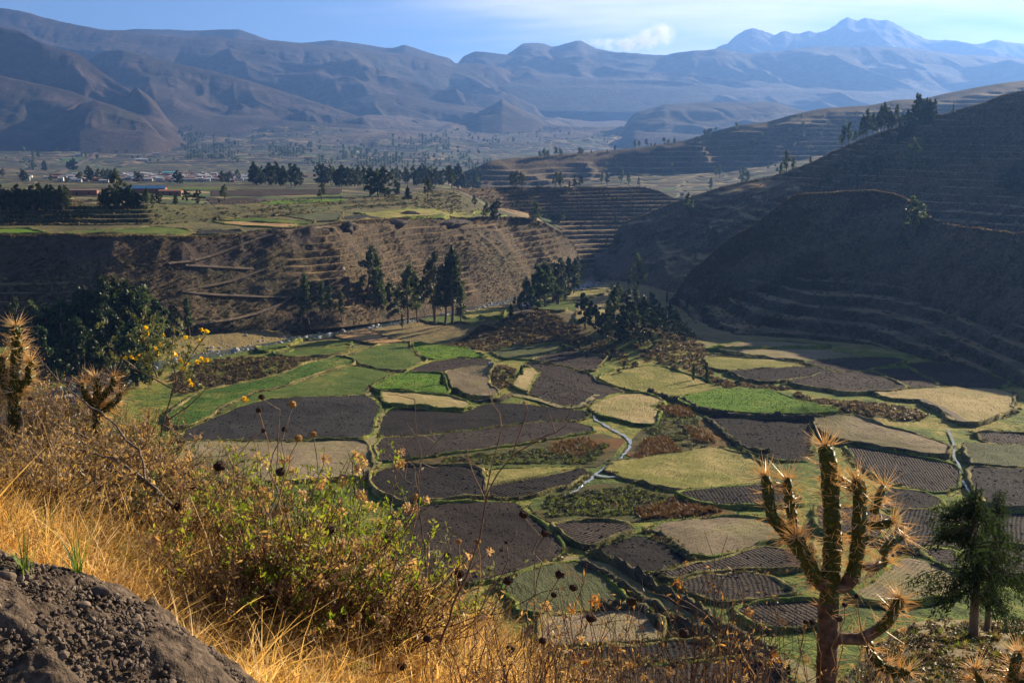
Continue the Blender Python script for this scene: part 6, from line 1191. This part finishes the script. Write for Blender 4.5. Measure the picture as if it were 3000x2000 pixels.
branchy('dead_shrub', [[(520,1500),(470,1450),(425,1405),(380,1375),(340,1345),(290,1300),(230,1270),(160,1240),(80,1210),(0,1180)],[(425,1405),(415,1330),(400,1308),(365,1295),(345,1250),(320,1225),(250,1180),(180,1120),(140,1080),(110,1040),(90,1010)],[(340,1345),(280,1330),(200,1310),(120,1290),(40,1270)],[(470,1450),(400,1440),(330,1420),(280,1390),(240,1380),(150,1360),(60,1340),(0,1335)],[(459,1478),(462,1420),(462,1367)]], 4.7, 'dead grey shrub with branches sweeping up to the left', .011, None, 1.2, 'shrub')
branchy('dead_twig', [[(1290,1880),(1340,1740),(1390,1640),(1410,1560),(1425,1440),(1460,1380),(1500,1340),(1560,1290),(1600,1280)],[(1500,1340),(1530,1260),(1545,1200)],[(1560,1290),(1625,1270),(1660,1245)],[(1425,1440),(1440,1350),(1470,1250)]], 3.4, 'single thin dry twig curving up over the ploughed fields', .004, M_rtwig, .1, 'twig')
branchy('dead_twig', [[(1250,1700),(1230,1500),(1225,1400),(1230,1330),(1220,1250),(1215,1170)],[(1225,1400),(1190,1320),(1175,1265)],[(1228,1360),(1270,1300),(1300,1270)],[(1225,1430),(1160,1390),(1140,1330)],[(1226,1420),(1280,1400),(1310,1330)]], 4.0, 'grey dry twig standing against the black field', .004, M_twig, .1, 'twig')
# dry twig shrubs with orange leaves at the right
for j, (x, yt, Y, w, lab) in enumerate([(1720,1570,3.9,.16,'leafless twig shrub with orange tips left of the lane'),(1840,1650,4.2,.14,'leafless twig shrub with curled orange leaves by the lane'),(2060,1530,4.0,.18,'tall leafless twig shrub with a tuft of orange leaves'),(2150,1560,4.2,.16,'leafless twig shrub with bright orange leaves left of the cactus'),(2170,1740,3.9,.14,'low twig shrub with rusty dry flowers left of the cactus'),(2270,1640,4.6,.14,'brown twig shrub just left of the cactus stem'),(2560,1760,5.2,.18,'bare grey twig shrub right of the cactus stem'),(1600,1740,3.8,.16,'brown twig shrub with dry leaves at the bottom'),(1480,1680,3.7,.16,'brown twig shrub among the seed heads'),(2330,1800,4.2,.14,'low brown twig shrub at the foot of the cactus'),(1950,1760,4.0,.16,'brown twig shrub between the lane walls')]):
    S_(x, yt, Y, 'twig_shrub', lab, nst=11, spread=(w, w), bm_=M_rtwig if j % 2 == 0 else M_twig, lm=M_orange if j in (2, 3) else M_dryleaf, nleaf=4, lsz=.012, fl=.020, nfl=.09, flm=M_orange if j in (0, 2, 3, 4) else M_tan, r0=.0035, forks=5, hvar=.5, start=.7)
for j in range(26):
    x = 1120 + 1150 * (j + random.random()) / 26; S_(x, random.uniform(1740, 1900) + max(0, x - 1700) * .12, random.uniform(3.2, 4.4), 'dry_weed', 'dry brown weed along the bottom of the slope', nst=9, spread=(.16, .14), bm_=random.choice((M_stalk, M_rtwig, M_stalk)), lm=M_tan if j % 2 else M_gbrown, nleaf=12, lsz=.011, r0=.0026, forks=3, hvar=.6, group='dry weeds along the bottom slope', cat='weed')
# seed heads on stalks
n = N('dark_seed_head'); M_head = n.done(n.bsdf(n.ramp(n.noise(90, 3), [(0.3, (0.018, 0.010, 0.008)), (0.6, (0.06, 0.03, 0.02)), (0.8, (0.13, 0.07, 0.045))]), .9, n.bump(n.noise(160, 2), 1.0, .006)))
n = N('orange_seed_head'); M_headO = n.done(n.bsdf(n.ramp(n.noise(90, 3), [(0.3, (0.20, 0.09, 0.02)), (0.6, (0.40, 0.21, 0.06)), (0.8, (0.55, 0.33, 0.12))]), .9, n.bump(n.noise(160, 2), 1.0, .006)))
def head_mesh(nm, mat):
    s_ = stone_mb(3); V = s_.v[0]; V = V / np.linalg.norm(V, axis=1)[:, None]; V = V * (1 + .10 * rng.normal(size=len(V)))[:, None] * [1, 1, .88]; s_.v[0] = V
    d = rotv(90); U = d * .16; Vv = np.cross(U, rotv(90)); Vv /= np.linalg.norm(Vv, axis=1)[:, None]; s_.quads(d * 1.02 + U * .6, U, Vv * .035); o = s_.obj(nm, mat, None, False); COL.objects.unlink(o); return o.data
HM = [head_mesh('seed_head', M_head) for _ in range(2)]; HO = [head_mesh('seed_head', M_headO) for _ in range(2)]
HEADS = [(766,1163,15,0),(857,1184,18,1),(758,1201,14,0),(834,1257,15,0),(772,1260,12,0),(874,1283,19,1),(918,1271,15,1),(822,1381,22,0),(1217,1454,16,1),(838,1494,14,1),(964,1551,27,0),(851,1573,21,0),(1136,1577,22,0),(1200,1655,22,0),(1345,1680,25,0),(1345,1585,14,1),(1400,1586,15,1),(1469,1610,9,0),(1483,1588,9,0),(1489,1699,24,0),(1311,1626,18,0),(1286,1805,24,0),(1252,1870,22,0),(1289,1864,20,1),(1176,1951,24,0),(1050,1803,17,1),(1496,1899,22,0),(1535,1506,22,0),(1597,1561,20,0),(1640,1682,24,0),(1680,1720,20,0),(1623,1741,16,0),(1851,1760,25,0),(1733,1809,27,0),(1589,1876,20,0),(2004,1854,24,0),(1588,1972,12,1),(2227,1943,14,0),(643,1364,27,0),(507,1383,16,1),(569,1429,19,0),(418,1466,17,1),(416,1480,14,1),(518,1482,24,0),(89,1167,11,0),(59,1198,9,0),(480,1590,22,0),(2510,1745,12,0),(2475,1770,14,0),(2362,1820,15,0),(2380,1820,16,0),(2460,1812,15,0)]
for x, y, r, oc in HEADS:
    Y = random.uniform(3.9, 4.3) if 650 < x < 1150 and y < 1600 else random.uniform(3.3, 4.3) if x > 650 else random.uniform(4.4, 5.5); p = fgp(x, y, Y); rad = r * .62 * Y / FOC
    bx = p[0] + random.uniform(-.25, .2); byy = Y + random.uniform(-.1, .15); g = gz(bx, byy); e = empty('seed_head_stalk', (bx, byy, g)); rel = p - np.array([bx, byy, g])
    P = wob(np.array([0, 0, -.02]), rel - [0, 0, rad * .6], 11, .32); MB().tube(P, np.linspace(.003, .0018, 11), 5).obj('stem', M_stalk if random.random() < .6 else M_twig, e)
    h_ = bpy.data.objects.new('seed_head', (HO if oc else HM)[random.randrange(2)]); h_.location = rel; h_.scale = (rad, rad, rad); h_.rotation_euler = (random.uniform(-.4, .4), random.uniform(-.4, .4), random.uniform(0, 6)); link(h_, e)
    where = 'at the left edge' if x < 300 else 'among the dry twigs on the left' if x < 650 else 'above the green flowering shrubs' if y < 1330 and x < 1000 else 'among the green flowering shrubs' if x < 1150 else 'over the ploughed field' if y < 1640 and x < 1560 else 'above the golden grass' if x < 1520 else 'in front of the lane' if x < 2050 else 'near the cactus stem'
    tag(e, ('orange' if oc else 'dark') + ' dry seed head ' + where, 'seed head', 'dry seed heads on stalks')
# single dried leaf by the mound
p = on_mound(712, 1930); mb = MB(); t = np.linspace(0, 1, 9); wv = .018 * np.sin(np.pi * t ** .8) ; Vl = []
for i, tt in enumerate(t): Vl += [(-wv[i], .012 * tt ** 2, .11 * tt), (0, -.008 * math.sin(3 * tt), .11 * tt), (wv[i], .012 * tt ** 2, .11 * tt)]
mb.add(Vl, [[3 * i + j, 3 * i + j + 1, 3 * i + j + 4, 3 * i + j + 3] for i in range(8) for j in (0, 1)]); o = mb.obj('dry_leaf', M_orange); o.location = p + np.array([0, .1, -.02]); o.rotation_euler = (.1, -.1, .6); tag(o, 'single pointed orange brown leaf standing at the edge of the mound', 'leaf')

# ------------------------------------------------------------------ cactus
n = N('cactus_skin'); oc = n.noise(40, 4)
M_cac = n.done(n.bsdf(n.ramp(n.math('ADD', n.math('MULTIPLY', oc, .6), n.math('MULTIPLY', n.rng(n.voro(34, None, 'F1', 'Distance'), .05, .5, .6, 0), .6)), [(0.3, (0.05, 0.06, 0.010)), (0.55, (0.115, 0.125, 0.018)), (0.75, (0.2, 0.19, 0.035))]), .55, n.bump(n.voro(34, None, 'F1', 'Distance'), 1.0, .03), .25)); M_cbark = barkm('cactus_bark', (0.05, 0.03, 0.02), (0.12, 0.08, 0.055), (0.24, 0.18, 0.13))
n = N('cactus_spine'); M_spine = n.done(n.leaf(n.ramp(n.noise(12, 2), [(0.35, (0.62, 0.36, 0.12)), (0.5, (0.8, 0.62, 0.32)), (0.65, (0.86, 0.78, 0.6))]), .5, (.88, .66, .34), .3, .6))
def cactus_arm(e, root, pth, Y0, w0, w1, brown=0.0, crown_n=40, spn=1.0, slen=.105, dYs=0.0):
    """pth in photo pixels; brown = share of the arm from its base that is corky"""
    Q = np.array([fgp(x, y, Y0 + dYs * k / max(1, len(pth) - 1)) for k, (x, y) in enumerate(pth)]) - root; Q = open_resample(Q, .012); m = len(Q); tt = np.linspace(0, 1, m); rad = np.interp(tt, [0, 1], [w0, w1]) * .56 * Y0 / FOC; rad = rad * (1 + .035 * np.sin(np.arange(m) * .55 + rng.random() * 6))
    endc = np.clip((1 - tt) * m / 3.0, 0, 1); rad = rad * np.sqrt(np.maximum(.04, 1 - (1 - endc) ** 2))
    out = None; kb = int(m * brown)
    if kb > 2: out = MB().tube(Q[:kb + 1], rad[:kb + 1] * 1.02, 12, .05).obj('corky_stem', M_cbark, e)
    if m - kb > 2: out = MB().tube(Q[kb:], rad[kb:], 14, .07).obj('arm', M_cac, e)
    sp = MB(); T = np.gradient(Q, axis=0); T /= np.linalg.norm(T, axis=1)[:, None] + 1e-9
    def spine(p, d, L):
        d = d / (np.linalg.norm(d) + 1e-9); s_ = np.cross(d, rotv(1)[0]); s_ /= np.linalg.norm(s_) + 1e-9; q = np.cross(d, s_); w = .0018
        sp.add([p + s_ * w, p - s_ * w * .5 + q * w, p - s_ * w * .5 - q * w, p + d * L], [[0, 1, 3, 3], [1, 2, 3, 3], [2, 0, 3, 3]])
    for k in range(m):
        f = (.25 if k < kb else 1.0) * spn
        for _ in range(rng.poisson(2.8 * f)):
            a = rotv(1)[0]; nrm = np.cross(T[k], a); nrm /= np.linalg.norm(nrm) + 1e-9
            for _ in range(rng.integers(1, 4)): spine(Q[k] + nrm * rad[k] * .95, nrm + rotv(1)[0] * .5 + T[k] * .35, slen * rng.uniform(.4, 1.15))
    for _ in range(int(crown_n * .6)):
        nrm = np.cross(T[-2], rotv(1)[0]); nrm /= np.linalg.norm(nrm); spine(Q[-1] - T[-2] * .01 * rng.random() + nrm * rad[-6 if m > 6 else 0] * .6 * rng.random(), T[-2] * rng.uniform(.1, 1.2) + nrm * rng.uniform(.3, 1.3), slen * rng.uniform(.5, 1.4))
    sp.obj('spines', M_spine, out if out is not None else e, False)
CY = 4.8; root = fgp(2420, 2040, CY); root[2] = min(root[2], gz(root[0], root[1])); cact = empty('cactus', root)
yb = pix(root[0], root[1], root[2] - .03)[1]
for pth, w0, w1, br, cn, kw in [
  ([(2421,yb),(2422,2000),(2424,1900),(2427,1800),(2428,1740)], 62, 56, 1.0, 0, dict(spn=.6)), ([(2428,1785),(2430,1745),(2434,1680),(2440,1600),(2438,1500),(2430,1400),(2424,1335),(2415,1300)], 56, 44, 0, 90, {}),
  ([(2436,1715),(2470,1718),(2496,1693),(2508,1643),(2515,1580),(2519,1500),(2520,1440),(2508,1400)], 42, 36, .22, 60, dict(dYs=-.12)), ([(2510,1440),(2478,1415),(2446,1392)], 26, 24, 0, 40, dict(dYs=.05)),
  ([(2522,1655),(2563,1660),(2588,1647),(2596,1626)], 24, 30, .55, 30, dict(dYs=.1)), ([(2586,1620),(2610,1588),(2648,1570)], 24, 24, 0, 50, dict(dYs=.08)), ([(2540,1540),(2588,1536),(2618,1527)], 24, 26, 0, 50, dict(dYs=-.05)), ([(2560,1500),(2578,1448),(2592,1422)], 24, 24, 0, 50, dict(dYs=.1)),
  ([(2412,1712),(2385,1685),(2360,1637),(2339,1602),(2335,1570)], 42, 42, .15, 90, dict(dYs=-.1)), ([(2345,1612),(2300,1560),(2262,1515),(2250,1450),(2243,1388)], 36, 30, 0, 70, dict(dYs=.1)), ([(2345,1605),(2325,1535),(2312,1460),(2306,1398)], 32, 28, 0, 60, dict(dYs=.15)),
  ([(2440,1868),(2524,1871),(2569,1846),(2601,1819),(2626,1781),(2637,1747)], 34, 30, .5, 40, dict(dYs=-.15)), ([(2545,1882),(2556,1921),(2585,1953),(2626,1969),(2666,1968)], 26, 26, 0, 20, dict(dYs=-.2))]:
    cactus_arm(cact, root, pth, CY, w0, w1, br, cn, **kw)
tag(cact, 'tall branching cactus with long golden spines and a corky trunk', 'cactus')
def cactus_small(arms, Y0, label, base):
    root = fgp(*base, Y0); root[2] = min(root[2], gz(root[0], root[1])); e = empty('cactus', root)
    for pth, w0, w1, cn in arms: cactus_arm(e, root, pth, Y0, w0, w1, 0, cn, 1.8, .09)
    return tag(e, label, 'cactus')
cactus_small([([(40,1330),(42,1200),(46,1080),(50,1000),(45,950)], 34, 26, 60), ([(45,1150),(85,1110),(88,1050)], 24, 22, 40), ([(42,1180),(10,1120),(5,1040)], 24, 22, 40), ([(46,1080),(60,1040),(66,1010)], 20, 18, 30)], 6.0, 'spiny cactus at the far left edge of the slope', (40, 1330))
cactus_small([([(280,1330),(282,1220),(285,1140),(282,1105)], 22, 20, 60), ([(282,1200),(250,1160),(240,1120)], 20, 18, 50), ([(285,1180),(330,1130),(335,1100)], 18, 16, 40), ([(285,1220),(345,1170),(355,1150)], 18, 16, 50)], 6.3, 'small spiny cactus left of the yellow flowering shrub', (280, 1330))
cactus_small([([(2900,2060),(2870,1990),(2855,1955)], 24, 20, 50), ([(2960,2060),(2965,2000),(2972,1955),(2985,1905)], 34, 28, 80), ([(2960,2020),(3010,1985),(3025,1930)], 28, 24, 60)], 4.2, 'low spiny cactus in the bottom right corner', (2940, 2060))

# ------------------------------------------------------------------ dark conifer on the slope at the right
n = N('conifer_leaf'); M_pine = n.done(n.leaf(n.ramp(n.noise(1.5, 3), [(0.35, (0.008, 0.016, 0.006)), (0.55, (0.015, 0.027, 0.010)), (0.7, (0.032, 0.045, 0.018))]), .25, (.05, .085, .025), .85, .03))
def conifer(x, y, ytop, label, lean, W_=1.0, wide=2.3, seed=1):
    p = hit0(x, y, 20); 
    if p is None: p = np.array(at(x, y, 60.0))
    top = fgp(x + lean, ytop, p[1]) - p; e = empty('conifer_tree', p - np.array([0, 0, .15])); t = np.linspace(0, 1, 10)[:, None]; P = top * t + np.column_stack([.12 * np.sin(t[:, 0] * 5 + seed), .1 * np.cos(t[:, 0] * 4), 0 * t[:, 0]]) * t; MB().tube(P, np.linspace(.16, .015, 10), 8).obj('trunk', M_bark, e)
    H = top[2]; br = MB(); lf = MB()
    for k in range(64):
        f = rng.uniform(.24, .98); B = np.array([np.interp(f, t[:, 0], P[:, i]) for i in range(3)]); a = rng.uniform(0, 6.28); L = W_ * wide * (1 - f) ** .75 * rng.uniform(.25, 1.15) * (.5 + .5 * float(sstep(.24, .42, f))) + .2
        d = np.array([math.cos(a), math.sin(a), rng.uniform(.05, .5)]); s_ = np.linspace(0, 1, 7)[:, None]; Q = B + d * L * s_ + np.array([0, 0, -.45 * L]) * s_ ** 2.2; br.tube(Q, np.linspace(.03, .008, 7), 4, cap=False)
        m = int(60 + 95 * L); kk = rng.random(m) ** .6; C = np.column_stack([np.interp(kk, s_[:, 0], Q[:, i]) for i in range(3)]) + rng.normal(0, .10, (m, 3)) - np.array([0, 0, .28]) * rng.random((m, 1)); U = rotv(m) * .6 - [0, 0, .6] + d * .3; U /= np.linalg.norm(U, axis=1)[:, None]; Vv = np.cross(U, rotv(m)); Vv /= np.linalg.norm(Vv, axis=1)[:, None]; z_ = rng.uniform(.05, .12, (m, 1)); lf.quads(C, U * z_, Vv * z_ * .2)
    br.obj('branch', M_bark, e); lf.obj('crown', M_pine, e, False); return tag(e, label, 'tree')
conifer(2852, 1872, 1395, 'dark drooping conifer on the brushy slope behind the cactus', 12, 1.0, 2.9, 1); conifer(2892, 1850, 1420, 'slimmer dark conifer to the right of its twin', 30, .85, 2.2, 3)
# brush on the right part of the near hillside
pts = []
for _ in range(2600):
    x, y = random.uniform(2350, 3250), random.uniform(1740, 2120); p = hit0(x, y, 8)
    if p is not None and p[1] > 9: pts.append(p)
pts = np.array(pts); ty = vnoise(pts[:, 0] * .12, pts[:, 1] * .12, 8); scatter('slope_scrub', pts, rng.uniform(.12, .45, len(pts)) * np.clip(pts[:, 1] / 45, .4, 1.4), bD + bO[:1] + tS + tG, 'dry scrub and grass on the slope at the right', .3)

# ------------------------------------------------------------------ haze
hx = 12500.0
V = [(x, y, z) for z in (-112, 1440) for x, y in ((-hx, -3000), (hx, -3000), (hx, 17500), (-hx, 17500))]
me_ = bpy.data.meshes.new('haze'); me_.from_pydata(V, [], [(3, 2, 1, 0), (4, 5, 6, 7), (0, 1, 5, 4), (1, 2, 6, 5), (2, 3, 7, 6), (3, 0, 4, 7)])
n = N('haze_air'); pv = n.nd('ShaderNodeVolumePrincipled'); pv.inputs['Color'].default_value = (.13, .285, .72, 1); pv.inputs['Density'].default_value = 7.8e-5; pv.inputs['Anisotropy'].default_value = .45
n.t.links.new(pv.outputs[0], n.o.inputs['Volume']); me_.materials.append(n.m); tag(link(bpy.data.objects.new('haze', me_)), 'thin blue haze filling the valley air', kind='stuff')

# ------------------------------------------------------------------ tell look-alikes apart by their order
from collections import defaultdict
def ordinal(i): return str(i) + ('th' if 10 <= i % 100 <= 20 else {1: 'st', 2: 'nd', 3: 'rd'}.get(i % 10, 'th'))
same = defaultdict(list)
for o in COL.objects:
    if o.parent is None and o.get('label') and o.get('category') and o.get('kind') is None: same[o['label']].append(o)
for lab, os_ in same.items():
    if 1 < len(os_) <= 30:
        for i, o in enumerate(sorted(os_, key=lambda o: o.location.x / max(o.location.y, .1))): o['label'] = lab + ', ' + ordinal(i + 1) + ' from left'
